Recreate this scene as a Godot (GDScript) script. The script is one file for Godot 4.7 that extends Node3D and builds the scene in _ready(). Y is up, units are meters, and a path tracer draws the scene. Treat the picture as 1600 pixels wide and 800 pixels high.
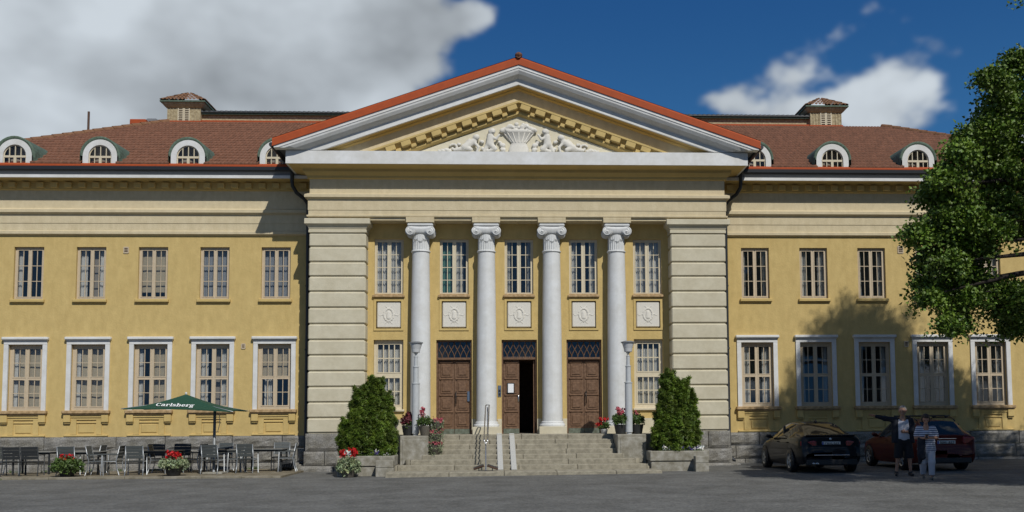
extends Node3D

const PC := 0.386          # x of the portico's axis
const SP := 2.0923         # spacing of the wing windows
const BAY := 2.2057        # spacing of the portico bays
const XL := -16.384        # first window of the left wing
const XR := 8.756          # first window of the right wing
const ZW := 0.85           # portico inner wall
const ZP := 1.45           # front of pilasters and architrave

var M := {}
var T := {}
var rng := RandomNumberGenerator.new()
var used := {}
var bld: Node3D

func _ready():
	rng.seed = 20240611
	# ---------------------------------------------------------------- camera, sky, sun
	var cam := Camera3D.new()
	cam.name = "camera"
	cam.projection = Camera3D.PROJECTION_FRUSTUM
	cam.near = 0.1
	cam.far = 900.0
	cam.size = 0.1 * 800.0 / 1570.0
	cam.frustum_offset = Vector2((800.0 - 865.6) / 1570.0 * 0.1, (536.03 - 400.0) / 1570.0 * 0.1)
	cam.position = Vector3(0, 1.6, 34.9)
	cam.basis = Basis.from_euler(Vector3(0.0756, -0.046, -0.0065))
	add_child(cam)
	cam.current = true
	var sun := DirectionalLight3D.new()
	sun.name = "sun"
	add_child(sun)
	sun.look_at_from_position(Vector3.ZERO, Vector3(-0.42, -1.05, -1.0), Vector3.UP)
	sun.light_energy = 1.2
	sun.light_color = Color(1.0, 0.988, 0.965)
	sun.light_angular_distance = 0.53
	sun.shadow_enabled = true
	var env := Environment.new()
	env.background_mode = Environment.BG_SKY
	env.tonemap_mode = Environment.TONE_MAPPER_LINEAR
	env.tonemap_exposure = 0.875
	env.sdfgi_enabled = true
	env.ssao_enabled = true
	env.ssil_enabled = true
	var sky := Sky.new()
	var pan := PanoramaSkyMaterial.new()
	pan.panorama = sky_picture(cam.basis)
	sky.sky_material = pan
	env.sky = sky
	var we := WorldEnvironment.new()
	we.name = "world_environment"
	we.environment = env
	add_child(we)
	# ---------------------------------------------------------------- the place
	make_materials()
	make_ground()
	make_building()
	make_stairs()
	make_entrance_things()
	make_terrace()
	make_plants()
	make_tree()
	make_cars()
	make_people()

# ==================================================================== sky
func sky_picture(b: Basis) -> ImageTexture:
	var w := 2048
	var h := 1024
	var im := Image.create(w, h, false, Image.FORMAT_RGBF)
	im.fill(Color(0.10, 0.11, 0.12))
	var n1 := FastNoiseLite.new()
	n1.seed = 5
	n1.noise_type = FastNoiseLite.TYPE_SIMPLEX_SMOOTH
	n1.fractal_type = FastNoiseLite.FRACTAL_FBM
	n1.fractal_octaves = 6
	n1.fractal_gain = 0.58
	n1.frequency = 2.3
	var n2 := FastNoiseLite.new()
	n2.seed = 19
	n2.noise_type = FastNoiseLite.TYPE_SIMPLEX_SMOOTH
	n2.fractal_type = FastNoiseLite.FRACTAL_FBM
	n2.fractal_octaves = 5
	n2.frequency = 3.2
	var inv := b.inverse()
	# clouds that stand over this place: picture position, half sizes, strength
	var blobs := [[190.0, 60.0, 470.0, 190.0, 0.95], [560.0, 60.0, 130.0, 100.0, 0.5], [735.0, 32.0, 45.0, 30.0, 0.34], [1190.0, 145.0, 125.0, 66.0, 0.50], [1400.0, 172.0, 95.0, 62.0, 0.53], [1090.0, 92.0, 50.0, 26.0, 0.22], [1500.0, 120.0, 70.0, 50.0, 0.3], [930.0, 95.0, 50.0, 40.0, 0.06], [1580.0, 195.0, 80.0, 50.0, 0.40], [1110.0, 172.0, 70.0, 34.0, 0.36], [1280.0, 185.0, 90.0, 30.0, 0.34], [480.0, 165.0, 160.0, 45.0, 0.3], [1000.0, 5.0, 60.0, 20.0, 0.3], [-300.0, 100.0, 400.0, 250.0, 0.6]]
	var clear := Color(0.018, 0.090, 0.272)
	for j in h / 2 + 4:
		var th := PI * (j + 0.5) / h
		var y := cos(th)
		var sy := sin(th)
		var low := smoothstep(0.44, 0.16, y)
		for i in w:
			var az := TAU * (i + 0.5) / w
			var d := Vector3(sin(az) * sy, y, -cos(az) * sy)
			var q: Vector3 = inv * d
			var bias := -0.06
			if q.z < -0.25:
				var px := 865.6 + 1570.0 * q.x / -q.z
				var py := 536.03 - 1570.0 * q.y / -q.z
				var inside := clampf((900.0 - absf(px - 800.0)) / 500.0, 0.0, 1.0) * clampf((py + 700.0) / 500.0, 0.0, 1.0)
				bias -= 0.42 * inside
				for o in blobs:
					var u: float = (px - o[0]) / o[2]
					var v: float = (py - o[1]) / o[3]
					var r2 := u * u + v * v
					if r2 < 4.0:
						bias += o[4] * exp(-r2 * r2 * 0.9)
			var e := Vector3(d.x, d.y * 1.7, d.z)
			var n := n1.get_noise_3dv(e * 1.6)
			var dens := n * 0.95 + bias
			var a := smoothstep(-0.03, 0.24, dens)
			var c := clear.lerp(Color(0.052, 0.195, 0.43), low * 0.85)
			if a > 0.0:
				var t := n2.get_noise_3dv(e * 1.25)
				var lit := clampf(0.53 + 0.50 * t + 0.10 * smoothstep(0.0, 0.35, dens) - 0.07 * smoothstep(0.45, 1.0, dens), 0.32, 0.80)
				c = c.lerp(Color(lit * 0.89, lit * 0.975, lit * 1.05), a * 0.96)
			im.set_pixel(i, j, c)
	return ImageTexture.create_from_image(im)

# ==================================================================== mesh helpers
func S(smooth := false) -> SurfaceTool:
	var s := SurfaceTool.new()
	s.begin(Mesh.PRIMITIVE_TRIANGLES)
	s.set_smooth_group(0 if smooth else -1)
	return s

func tri(s: SurfaceTool, a: Vector3, b: Vector3, c: Vector3):
	s.add_vertex(a); s.add_vertex(c); s.add_vertex(b)

func q(s: SurfaceTool, a: Vector3, b: Vector3, c: Vector3, d: Vector3):
	s.add_vertex(a); s.add_vertex(c); s.add_vertex(b)
	s.add_vertex(a); s.add_vertex(d); s.add_vertex(c)

func box(s: SurfaceTool, p: Vector3, r: Vector3, t := Transform3D()):
	var v := []
	for k in 8:
		v.append(t * Vector3(r.x if k & 1 else p.x, r.y if k & 2 else p.y, r.z if k & 4 else p.z))
	q(s, v[4], v[5], v[7], v[6]); q(s, v[1], v[0], v[2], v[3])
	q(s, v[5], v[1], v[3], v[7]); q(s, v[0], v[4], v[6], v[2])
	q(s, v[6], v[7], v[3], v[2]); q(s, v[0], v[1], v[5], v[4])

func cbox(s: SurfaceTool, c: Vector3, z: Vector3, t := Transform3D()):
	box(s, c - z * 0.5, c + z * 0.5, t)

# a box with chamfered edges
func bbox(s: SurfaceTool, p: Vector3, r: Vector3, b: float, t := Transform3D()):
	var c := (p + r) * 0.5
	var hs := (r - p) * 0.5
	b = minf(b, minf(hs.x, minf(hs.y, hs.z)) * 0.9)
	var f := func(sx: float, sy: float, sz: float, ax: int) -> Vector3:
		var i := Vector3(hs.x - (0.0 if ax == 0 else b), hs.y - (0.0 if ax == 1 else b), hs.z - (0.0 if ax == 2 else b))
		return t * (c + Vector3(sx * i.x, sy * i.y, sz * i.z))
	for sg in [-1.0, 1.0]:
		quad_to(s, [f.call(sg, -1.0, -1.0, 0), f.call(sg, 1.0, -1.0, 0), f.call(sg, 1.0, 1.0, 0), f.call(sg, -1.0, 1.0, 0)], t.basis * Vector3(sg, 0, 0))
		quad_to(s, [f.call(-1.0, sg, -1.0, 1), f.call(1.0, sg, -1.0, 1), f.call(1.0, sg, 1.0, 1), f.call(-1.0, sg, 1.0, 1)], t.basis * Vector3(0, sg, 0))
		quad_to(s, [f.call(-1.0, -1.0, sg, 2), f.call(1.0, -1.0, sg, 2), f.call(1.0, 1.0, sg, 2), f.call(-1.0, 1.0, sg, 2)], t.basis * Vector3(0, 0, sg))
		for sh in [-1.0, 1.0]:
			quad_to(s, [f.call(sg, sh, -1.0, 0), f.call(sg, sh, 1.0, 0), f.call(sg, sh, 1.0, 1), f.call(sg, sh, -1.0, 1)], t.basis * Vector3(sg, sh, 0))
			quad_to(s, [f.call(sg, -1.0, sh, 0), f.call(sg, 1.0, sh, 0), f.call(sg, 1.0, sh, 2), f.call(sg, -1.0, sh, 2)], t.basis * Vector3(sg, 0, sh))
			quad_to(s, [f.call(-1.0, sg, sh, 1), f.call(1.0, sg, sh, 1), f.call(1.0, sg, sh, 2), f.call(-1.0, sg, sh, 2)], t.basis * Vector3(0, sg, sh))
			for sk in [-1.0, 1.0]:
				var A: Vector3 = f.call(sg, sh, sk, 0)
				var B: Vector3 = f.call(sg, sh, sk, 1)
				var C: Vector3 = f.call(sg, sh, sk, 2)
				if (B - A).cross(C - A).dot(t.basis * Vector3(sg, sh, sk)) > 0: tri(s, A, B, C)
				else: tri(s, A, C, B)

func quad_to(s: SurfaceTool, v: Array, n: Vector3):
	if (v[1] - v[0]).cross(v[2] - v[0]).dot(n) > 0: q(s, v[0], v[1], v[2], v[3])
	else: q(s, v[3], v[2], v[1], v[0])

# profile of (outward, y) swept along a plan path of (x, z); outward is to the left of +x, i.e. +z
func sweep(s: SurfaceTool, path: Array, prof: Array):
	var rows := []
	for i in path.size():
		var p: Vector2 = path[i]
		var n := Vector2.ZERO
		var k := 1.0
		var d0 := Vector2.ZERO
		if i > 0:
			d0 = (p - path[i - 1]).normalized()
			n += Vector2(-d0.y, d0.x)
		if i < path.size() - 1:
			var d1: Vector2 = (path[i + 1] - p).normalized()
			n += Vector2(-d1.y, d1.x)
		n = n.normalized()
		if i > 0:
			k = 1.0 / maxf(0.3, n.dot(Vector2(-d0.y, d0.x)))
		var row := []
		for o in prof:
			row.append(Vector3(p.x + n.x * k * o.x, o.y, p.y + n.y * k * o.x))
		rows.append(row)
	for i in rows.size() - 1:
		for j in prof.size() - 1:
			q(s, rows[i][j], rows[i + 1][j], rows[i + 1][j + 1], rows[i][j + 1])
	for e in [0, rows.size() - 1]:
		for j in range(1, prof.size() - 1):
			tri(s, rows[e][0], rows[e][j], rows[e][j + 1])

func lathe(s: SurfaceTool, prof: Array, n: int, c: Vector3, a0 := 0.0, a1 := TAU, sx := 1.0, sz := 1.0):
	for i in n:
		var u0 := a0 + (a1 - a0) * i / n
		var u1 := a0 + (a1 - a0) * (i + 1) / n
		for j in prof.size() - 1:
			var A: Vector2 = prof[j]
			var B: Vector2 = prof[j + 1]
			q(s, c + Vector3(sin(u0) * A.x * sx, A.y, cos(u0) * A.x * sz), c + Vector3(sin(u1) * A.x * sx, A.y, cos(u1) * A.x * sz), c + Vector3(sin(u1) * B.x * sx, B.y, cos(u1) * B.x * sz), c + Vector3(sin(u0) * B.x * sx, B.y, cos(u0) * B.x * sz))

func tube(s: SurfaceTool, pts: Array, rad, n := 8, caps := true):
	var rings := []
	var up := Vector3(0.31, 0.9, 0.22).normalized()
	for i in pts.size():
		var p: Vector3 = pts[i]
		var d: Vector3 = (pts[mini(i + 1, pts.size() - 1)] - pts[maxi(i - 1, 0)]).normalized()
		var x := d.cross(up)
		if x.length() < 0.05: x = d.cross(Vector3(1, 0, 0.2))
		x = x.normalized()
		var y := x.cross(d).normalized()
		var r: float = rad[i] if rad is Array else rad
		var ring := []
		for k in n:
			var a := TAU * k / n
			ring.append(p + (x * cos(a) + y * sin(a)) * r)
		rings.append(ring)
		up = y
	for i in rings.size() - 1:
		for k in n:
			var m := (k + 1) % n
			q(s, rings[i][k], rings[i][m], rings[i + 1][m], rings[i + 1][k])
	if caps:
		for e in [0, rings.size() - 1]:
			for k in range(1, n - 1):
				tri(s, rings[e][0], rings[e][k], rings[e][k + 1])

func ball(s: SurfaceTool, c: Vector3, r: Vector3, n := 8, m := 6, t := Basis()):
	for j in m:
		for i in n:
			var v := []
			for o in [[0, 0], [1, 0], [1, 1], [0, 1]]:
				var a: float = TAU * (i + o[0]) / n
				var e: float = -PI / 2 + PI * (j + o[1]) / m
				v.append(c + t * Vector3(cos(e) * sin(a) * r.x, sin(e) * r.y, cos(e) * cos(a) * r.z))
			q(s, v[0], v[1], v[2], v[3])

# a wall sheet facing +z with rectangular openings and their reveals
func holed(s: SurfaceTool, x0: float, x1: float, y0: float, y1: float, z: float, holes: Array, depth: float):
	var xs := [x0, x1]
	var ys := [y0, y1]
	for r in holes:
		for v in [r.position.x, r.end.x]: if v > x0 and v < x1 and not xs.has(v): xs.append(v)
		for v in [r.position.y, r.end.y]: if v > y0 and v < y1 and not ys.has(v): ys.append(v)
	xs.sort(); ys.sort()
	for i in xs.size() - 1:
		for j in ys.size() - 1:
			var c := Vector2((xs[i] + xs[i + 1]) / 2, (ys[j] + ys[j + 1]) / 2)
			var open := false
			for r in holes: if r.has_point(c): open = true
			if not open:
				q(s, Vector3(xs[i], ys[j], z), Vector3(xs[i + 1], ys[j], z), Vector3(xs[i + 1], ys[j + 1], z), Vector3(xs[i], ys[j + 1], z))
	for r in holes:
		var a: Vector2 = r.position
		var b: Vector2 = r.end
		q(s, Vector3(a.x, a.y, z), Vector3(a.x, b.y, z), Vector3(a.x, b.y, z - depth), Vector3(a.x, a.y, z - depth))
		q(s, Vector3(b.x, a.y, z), Vector3(b.x, a.y, z - depth), Vector3(b.x, b.y, z - depth), Vector3(b.x, b.y, z))
		q(s, Vector3(a.x, b.y, z), Vector3(b.x, b.y, z), Vector3(b.x, b.y, z - depth), Vector3(a.x, b.y, z - depth))
		q(s, Vector3(a.x, a.y, z), Vector3(a.x, a.y, z - depth), Vector3(b.x, a.y, z - depth), Vector3(b.x, a.y, z))

# a rough-hewn stone: chamfered block whose faces bulge unevenly
func rock(s: SurfaceTool, p: Vector3, r: Vector3, amp: float, sd: int, nx := 7, ny := 4):
	var n := FastNoiseLite.new()
	n.seed = sd
	n.frequency = 1.9
	n.fractal_octaves = 4
	var bev := 0.035
	var g := []
	for j in ny + 1:
		var row := []
		for i in nx + 1:
			var u := float(i) / nx
			var v := float(j) / ny
			var edge: bool = i == 0 or j == 0 or i == nx or j == ny
			var x := lerpf(p.x + 0.012, r.x - 0.012, u)
			var y := lerpf(p.y + 0.008, r.y - 0.008, v)
			var d := -bev if edge else amp * (0.35 + n.get_noise_2d(x * 1.6 + sd * 3.1, y * 2.2))
			row.append(Vector3(x, y, r.z + d))
		g.append(row)
	for j in ny:
		for i in nx:
			q(s, g[j][i], g[j][i + 1], g[j + 1][i + 1], g[j + 1][i])
	var b := func(v: Vector3) -> Vector3: return Vector3(v.x, v.y, p.z)
	for i in nx:
		q(s, b.call(g[0][i]), b.call(g[0][i + 1]), g[0][i + 1], g[0][i])
		q(s, g[ny][i], g[ny][i + 1], b.call(g[ny][i + 1]), b.call(g[ny][i]))
	for j in ny:
		q(s, b.call(g[j][0]), g[j][0], g[j + 1][0], b.call(g[j + 1][0]))
		q(s, g[j][nx], b.call(g[j][nx]), b.call(g[j + 1][nx]), g[j + 1][nx])

func fin(s: SurfaceTool) -> ArrayMesh:
	s.generate_normals()
	return s.commit()

func put(called: String, mesh: Mesh, mat: Material, parent: Node = null, at := Vector3.ZERO) -> MeshInstance3D:
	var o := MeshInstance3D.new()
	o.mesh = mesh
	o.material_override = mat
	o.position = at
	if parent == null:
		o.name = numbered(called)
		add_child(o)
	else:
		o.name = called
		parent.add_child(o, true)
	return o

func mk(called: String, s: SurfaceTool, mat: Material, parent: Node = null, at := Vector3.ZERO) -> MeshInstance3D:
	return put(called, fin(s), mat, parent, at)

func numbered(called: String) -> String:
	used[called] = used.get(called, -1) + 1
	return called if used[called] == 0 else "%s_%03d" % [called, used[called]]

func thing(called: String, label: String, category: String, at := Vector3.ZERO, turn := 0.0, group := "") -> Node3D:
	var o := Node3D.new()
	o.name = numbered(called)
	add_child(o)
	o.position = at
	o.rotation.y = turn
	tag(o, label, category, group)
	return o

func tag(o: Node, label: String, category: String, group := ""):
	o.set_meta("label", label)
	o.set_meta("category", category)
	if group: o.set_meta("group", group)

func part(called: String, parent: Node, at := Vector3.ZERO) -> Node3D:
	var o := Node3D.new()
	o.name = called
	parent.add_child(o, true)
	o.position = at
	return o

func structure(called: String, s: SurfaceTool, mat: Material) -> MeshInstance3D:
	var o := mk(called, s, mat)
	o.set_meta("kind", "structure")
	return o

func copy(o: Node3D, label := "", at := Vector3.ZERO, turn := 0.0) -> Node3D:
	var base := String(o.name)
	if base.length() > 4 and base.substr(base.length() - 4, 1) == "_" and base.right(3).is_valid_int(): base = base.left(-4)
	var c: Node3D = o.duplicate()
	c.name = numbered(base)
	add_child(c)
	c.position = at
	c.rotation.y = turn
	if label: c.set_meta("label", label)
	return c

func gy(x: float) -> float:
	return 0.007 * (clampf(x, -30.0, 30.0) - 1.5)

# ==================================================================== a smooth-joined body from tapered capsules (surface nets)
func sd_capsule(p: Vector3, a: Vector3, b: Vector3, ra: float, rb: float) -> float:
	var ab := b - a
	var l := ab.length_squared()
	var t := 0.0 if l < 1e-9 else clampf((p - a).dot(ab) / l, 0.0, 1.0)
	return (p - a - ab * t).length() - lerpf(ra, rb, t)

# bones: [a, b, ra, rb] or [centre, radii] for an ellipsoid; k joins them; clip: Callable(p, d) -> d
func nets(s: SurfaceTool, bones: Array, cell: float, k: float, clip = null):
	var lo := Vector3.INF
	var hi := -Vector3.INF
	var ext := []
	for o in bones:
		var mn: Vector3
		var mx: Vector3
		if o.size() == 4:
			var r: float = maxf(o[2], o[3])
			mn = o[0].min(o[1]) - Vector3.ONE * r
			mx = o[0].max(o[1]) + Vector3.ONE * r
		else:
			mn = o[0] - o[1]
			mx = o[0] + o[1]
		ext.append([mn, mx])
		lo = lo.min(mn)
		hi = hi.max(mx)
	var pad := cell * 3.0 + k
	lo -= Vector3.ONE * pad
	hi += Vector3.ONE * pad
	var nx := int((hi.x - lo.x) / cell) + 2
	var ny := int((hi.y - lo.y) / cell) + 2
	var nz := int((hi.z - lo.z) / cell) + 2
	var f := PackedFloat32Array()
	f.resize(nx * ny * nz)
	f.fill(9.0)
	for m in bones.size():
		var o = bones[m]
		var a0: Vector3 = ((ext[m][0] - lo - Vector3.ONE * pad) / cell).floor()
		var a1: Vector3 = ((ext[m][1] - lo + Vector3.ONE * pad) / cell).ceil()
		for x in range(maxi(0, int(a0.x)), mini(nx, int(a1.x) + 1)):
			for y in range(maxi(0, int(a0.y)), mini(ny, int(a1.y) + 1)):
				for z in range(maxi(0, int(a0.z)), mini(nz, int(a1.z) + 1)):
					var p := lo + Vector3(x, y, z) * cell
					var d: float
					if o.size() == 4:
						d = sd_capsule(p, o[0], o[1], o[2], o[3])
					else:
						var e: Vector3 = (p - o[0]) / o[1]
						d = (e.length() - 1.0) * minf(o[1].x, minf(o[1].y, o[1].z))
					var i := (x * ny + y) * nz + z
					var g := f[i]
					var hh := maxf(k - absf(g - d), 0.0) / k
					f[i] = minf(g, d) - hh * hh * k * 0.25
	if clip != null:
		for x in nx:
			for y in ny:
				for z in nz:
					var i := (x * ny + y) * nz + z
					if f[i] < cell * 4.0:
						f[i] = clip.call(lo + Vector3(x, y, z) * cell, f[i])
	var at := {}
	var off := [0, nz, ny * nz, ny * nz + nz, 1, nz + 1, ny * nz + 1, ny * nz + nz + 1]
	var corner := [Vector3(0, 0, 0), Vector3(0, 1, 0), Vector3(1, 0, 0), Vector3(1, 1, 0), Vector3(0, 0, 1), Vector3(0, 1, 1), Vector3(1, 0, 1), Vector3(1, 1, 1)]
	var edges := [[0, 1], [2, 3], [4, 5], [6, 7], [0, 2], [1, 3], [4, 6], [5, 7], [0, 4], [1, 5], [2, 6], [3, 7]]
	for x in nx - 1:
		for y in ny - 1:
			for z in nz - 1:
				var i := (x * ny + y) * nz + z
				var c := 0
				for e in 8: if f[i + off[e]] < 0.0: c += 1
				if c == 0 or c == 8: continue
				var sum := Vector3.ZERO
				var cnt := 0
				for e in edges:
					var g0 := f[i + off[e[0]]]
					var g1 := f[i + off[e[1]]]
					if (g0 < 0.0) != (g1 < 0.0):
						sum += corner[e[0]].lerp(corner[e[1]], g0 / (g0 - g1))
						cnt += 1
				at[i] = lo + (Vector3(x, y, z) + sum / cnt) * cell
	for i in at:
		var inside := f[i] < 0.0
		for ax in 3:
			var st: int = [ny * nz, nz, 1][ax]
			var u: int = [nz, 1, ny * nz][ax]
			var v: int = [1, ny * nz, nz][ax]
			if i + st >= f.size() or (f[i + st] < 0.0) == inside: continue
			if at.has(i - u) and at.has(i - v) and at.has(i - u - v):
				if inside: q(s, at[i - u - v], at[i - v], at[i], at[i - u])
				else: q(s, at[i - u - v], at[i - u], at[i], at[i - v])

# ==================================================================== materials
func lin(r: float, g: float, b: float) -> Color:
	return Color(r, g, b).linear_to_srgb()

func noise_tex(sd: int, freq: float, octaves: int, lo: Color, hi: Color, size := 1024, kind := FastNoiseLite.TYPE_SIMPLEX_SMOOTH, mid := 0.5, gain := 0.5) -> NoiseTexture2D:
	var n := FastNoiseLite.new()
	n.seed = sd
	n.noise_type = kind
	n.frequency = freq
	n.fractal_octaves = octaves
	n.fractal_gain = gain
	var t := NoiseTexture2D.new()
	t.noise = n
	t.width = size
	t.height = size
	t.seamless = true
	var g := Gradient.new()
	g.set_color(0, lo)
	g.set_color(1, hi)
	g.set_offset(0, maxf(0.0, mid - 0.5))
	g.set_offset(1, minf(1.0, mid + 0.5))
	t.color_ramp = g
	return t

func bump_tex(sd: int, freq: float, octaves: int, strength: float, size := 1024, gain := 0.5) -> NoiseTexture2D:
	var n := FastNoiseLite.new()
	n.seed = sd
	n.frequency = freq
	n.fractal_octaves = octaves
	n.fractal_gain = gain
	var t := NoiseTexture2D.new()
	t.noise = n
	t.width = size
	t.height = size
	t.seamless = true
	t.as_normal_map = true
	t.bump_strength = strength
	return t

func mat(called: String, c: Color, rough := 0.8, fine := "", fine_scale := 0.5, coarse := "", coarse_scale := 0.1, bump := "", bump_amount := 0.5) -> StandardMaterial3D:
	var m := StandardMaterial3D.new()
	m.resource_name = called
	m.albedo_color = c
	m.roughness = rough
	m.cull_mode = BaseMaterial3D.CULL_DISABLED
	if fine or bump:
		m.uv1_triplanar = true
		m.uv1_world_triplanar = true
		m.uv1_scale = Vector3.ONE * fine_scale
		m.uv1_triplanar_sharpness = 4.0
	if fine: m.albedo_texture = T[fine]
	if bump:
		m.normal_enabled = true
		m.normal_texture = T[bump]
		m.normal_scale = bump_amount
	if coarse:
		m.detail_enabled = true
		m.detail_albedo = T[coarse]
		m.detail_blend_mode = BaseMaterial3D.BLEND_MODE_MUL
		m.detail_uv_layer = BaseMaterial3D.DETAIL_UV_2
		m.uv2_triplanar = true
		m.uv2_world_triplanar = true
		m.uv2_scale = Vector3.ONE * coarse_scale
		if coarse == "streak": m.uv2_scale = Vector3(0.16, 0.05, 0.16)
	M[called] = m
	return m

func make_materials():
	T.fine = noise_tex(1, 0.012, 6, Color(0.94, 0.94, 0.93), Color(1, 1, 1), 1024, FastNoiseLite.TYPE_SIMPLEX_SMOOTH, 0.5, 0.62)
	T.patch = noise_tex(2, 0.006, 5, Color(0.93, 0.92, 0.90), Color(1, 1, 1), 1024)
	T.stain = noise_tex(3, 0.008, 6, Color(0.70, 0.68, 0.62), Color(1, 1, 1), 1024, FastNoiseLite.TYPE_SIMPLEX_SMOOTH, 0.38, 0.6)
	T.grit = noise_tex(4, 0.11, 3, Color(0.55, 0.55, 0.56), Color(1, 1, 1), 1024, FastNoiseLite.TYPE_VALUE, 0.5, 0.7)
	T.granite = noise_tex(6, 0.03, 6, Color(0.42, 0.42, 0.43), Color(1, 0.99, 0.97), 1024, FastNoiseLite.TYPE_SIMPLEX, 0.5, 0.72)
	T.streak = noise_tex(15, 0.02, 5, Color(0.935, 0.925, 0.905), Color(1, 1, 1), 1024, FastNoiseLite.TYPE_SIMPLEX_SMOOTH, 0.42, 0.6)
	T.road = noise_tex(5, 0.007, 7, Color(0.74, 0.735, 0.725), Color(1, 1, 1), 1024, FastNoiseLite.TYPE_SIMPLEX, 0.5, 0.66)
	T.stone = noise_tex(7, 0.05, 5, Color(0.76, 0.755, 0.74), Color(1, 1, 1), 1024, FastNoiseLite.TYPE_SIMPLEX, 0.5, 0.7)
	T.grain = noise_tex(8, 0.02, 5, Color(0.72, 0.68, 0.64), Color(1, 1, 1), 512)
	T.bump = bump_tex(11, 0.05, 4, 3.0, 1024, 0.6)
	T.bumpy = bump_tex(12, 0.015, 6, 8.0, 1024, 0.6)
	T.leafy = noise_tex(14, 0.03, 3, Color(0.62, 0.70, 0.50), Color(1, 1, 1), 512)
	mat("yellow_plaster", lin(0.64, 0.475, 0.19), 0.9, "fine", 0.22, "streak", 0.09, "bump", 0.25)
	mat("yellow_trim", lin(0.655, 0.485, 0.19), 0.85, "fine", 0.3, "patch", 0.13, "bump", 0.15)
	mat("cream_plaster", lin(0.68, 0.58, 0.385), 0.9, "fine", 0.25, "streak", 0.11, "bump", 0.25)
	mat("pale_stucco", lin(0.67, 0.615, 0.465), 0.9, "fine", 0.35, "patch", 0.2, "bump", 0.3)
	mat("white_paint", lin(0.78, 0.785, 0.78), 0.6, "fine", 0.3, "patch", 0.16, "bump", 0.1)
	mat("column_white", lin(0.77, 0.785, 0.79), 0.62, "fine", 0.35, "patch", 0.2, "bump", 0.08)
	mat("relief_white", lin(0.72, 0.69, 0.62), 0.8, "fine", 0.9, "", 0.1, "bump", 0.2)
	mat("relief_ground", lin(0.71, 0.65, 0.49), 0.85, "fine", 0.5)
	mat("window_tan", lin(0.57, 0.465, 0.325), 0.55, "fine", 0.5)
	mat("window_cream", lin(0.66, 0.58, 0.42), 0.55, "fine", 0.5)
	mat("sill_tan", lin(0.55, 0.38, 0.20), 0.7, "stain", 0.8)
	mat("granite", lin(0.61, 0.60, 0.57), 0.9, "granite", 0.7, "stain", 0.21, "bumpy", 0.8)
	mat("step_stone", lin(0.52, 0.475, 0.365), 0.9, "stone", 0.9, "road", 0.5, "bump", 0.5)
	mat("concrete", lin(0.50, 0.48, 0.42), 0.92, "stone", 1.1, "stain", 0.4, "bump", 0.5)
	mat("pale_stone", lin(0.60, 0.60, 0.57), 0.9, "stone", 1.0, "", 0.1, "bump", 0.4)
	mat("asphalt", lin(0.285, 0.282, 0.255), 0.93, "grit", 0.22, "road", 0.07, "bumpy", 0.5)
	mat("terrace", lin(0.46, 0.395, 0.275), 0.95, "grit", 0.45, "stain", 0.16, "bump", 0.6)
	mat("kerb", lin(0.42, 0.38, 0.30), 0.92, "stone", 0.9, "stain", 0.3, "bump", 0.5)
	mat("roof_tile", lin(0.24, 0.10, 0.054), 0.75, "stain", 0.45, "patch", 0.13, "bump", 0.3)
	mat("turret_tile", lin(0.30, 0.15, 0.075), 0.8, "stain", 0.9, "patch", 0.4, "bump", 0.4)
	mat("orange_metal", lin(0.44, 0.072, 0.008), 0.75, "fine", 0.4, "patch", 0.3)
	mat("dark_gutter", lin(0.02, 0.024, 0.028), 0.45)
	mat("grey_metal", lin(0.20, 0.21, 0.22), 0.5, "fine", 0.5)
	mat("verdigris", lin(0.13, 0.20, 0.155), 0.75, "stain", 0.9, "patch", 0.4, "bump", 0.2)
	mat("turret_boards", lin(0.52, 0.45, 0.28), 0.8, "grain", 0.7)
	mat("brown_door", lin(0.225, 0.130, 0.073), 0.6, "grain", 0.8, "patch", 0.3)
	mat("brown_dark", lin(0.07, 0.034, 0.018), 0.6)
	mat("kick_plate", lin(0.16, 0.19, 0.15), 0.5, "stain", 0.8)
	mat("interior", lin(0.30, 0.27, 0.22), 0.9)
	mat("vestibule_wood", lin(0.20, 0.13, 0.08), 0.7, "grain", 0.6)
	mat("curtain", lin(0.66, 0.66, 0.62), 0.9, "fine", 0.8)
	mat("curtain_green", lin(0.12, 0.28, 0.22), 0.9, "fine", 0.8)
	mat("blind", lin(0.50, 0.44, 0.31), 0.9, "fine", 0.6)
	mat("blind_grey", lin(0.30, 0.32, 0.34), 0.9, "fine", 0.6)
	mat("steel", lin(0.55, 0.55, 0.54), 0.28, "", 0.5).metallic = 1.0
	mat("alu", lin(0.42, 0.44, 0.45), 0.4, "fine", 0.9).metallic = 0.65
	mat("slat_grey", lin(0.075, 0.085, 0.085), 0.6, "fine", 0.9)
	mat("slat_dark", lin(0.022, 0.025, 0.027), 0.6)
	mat("table_top", lin(0.16, 0.165, 0.16), 0.5, "fine", 0.9)
	mat("green_cloth", lin(0.010, 0.062, 0.034), 0.8, "fine", 0.7)
	mat("white_print", lin(0.8, 0.8, 0.78), 0.7)
	mat("black_plastic", lin(0.014, 0.015, 0.016), 0.5)
	mat("pot_dark", lin(0.035, 0.036, 0.036), 0.6, "fine", 0.9)
	mat("pot_stone", lin(0.32, 0.29, 0.23), 0.85, "granite", 1.2)
	mat("pot_white", lin(0.6, 0.6, 0.57), 0.5)
	mat("lamp_grey", lin(0.52, 0.54, 0.55), 0.5, "fine", 0.6)
	mat("lamp_glass", lin(0.55, 0.56, 0.56), 0.35)
	mat("soil", lin(0.04, 0.028, 0.018), 0.95, "grit", 0.9)
	mat("paper", lin(0.78, 0.80, 0.82), 0.8)
	mat("bark", lin(0.055, 0.042, 0.032), 0.95, "granite", 1.0, "", 0.1, "bumpy", 1.0)
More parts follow.
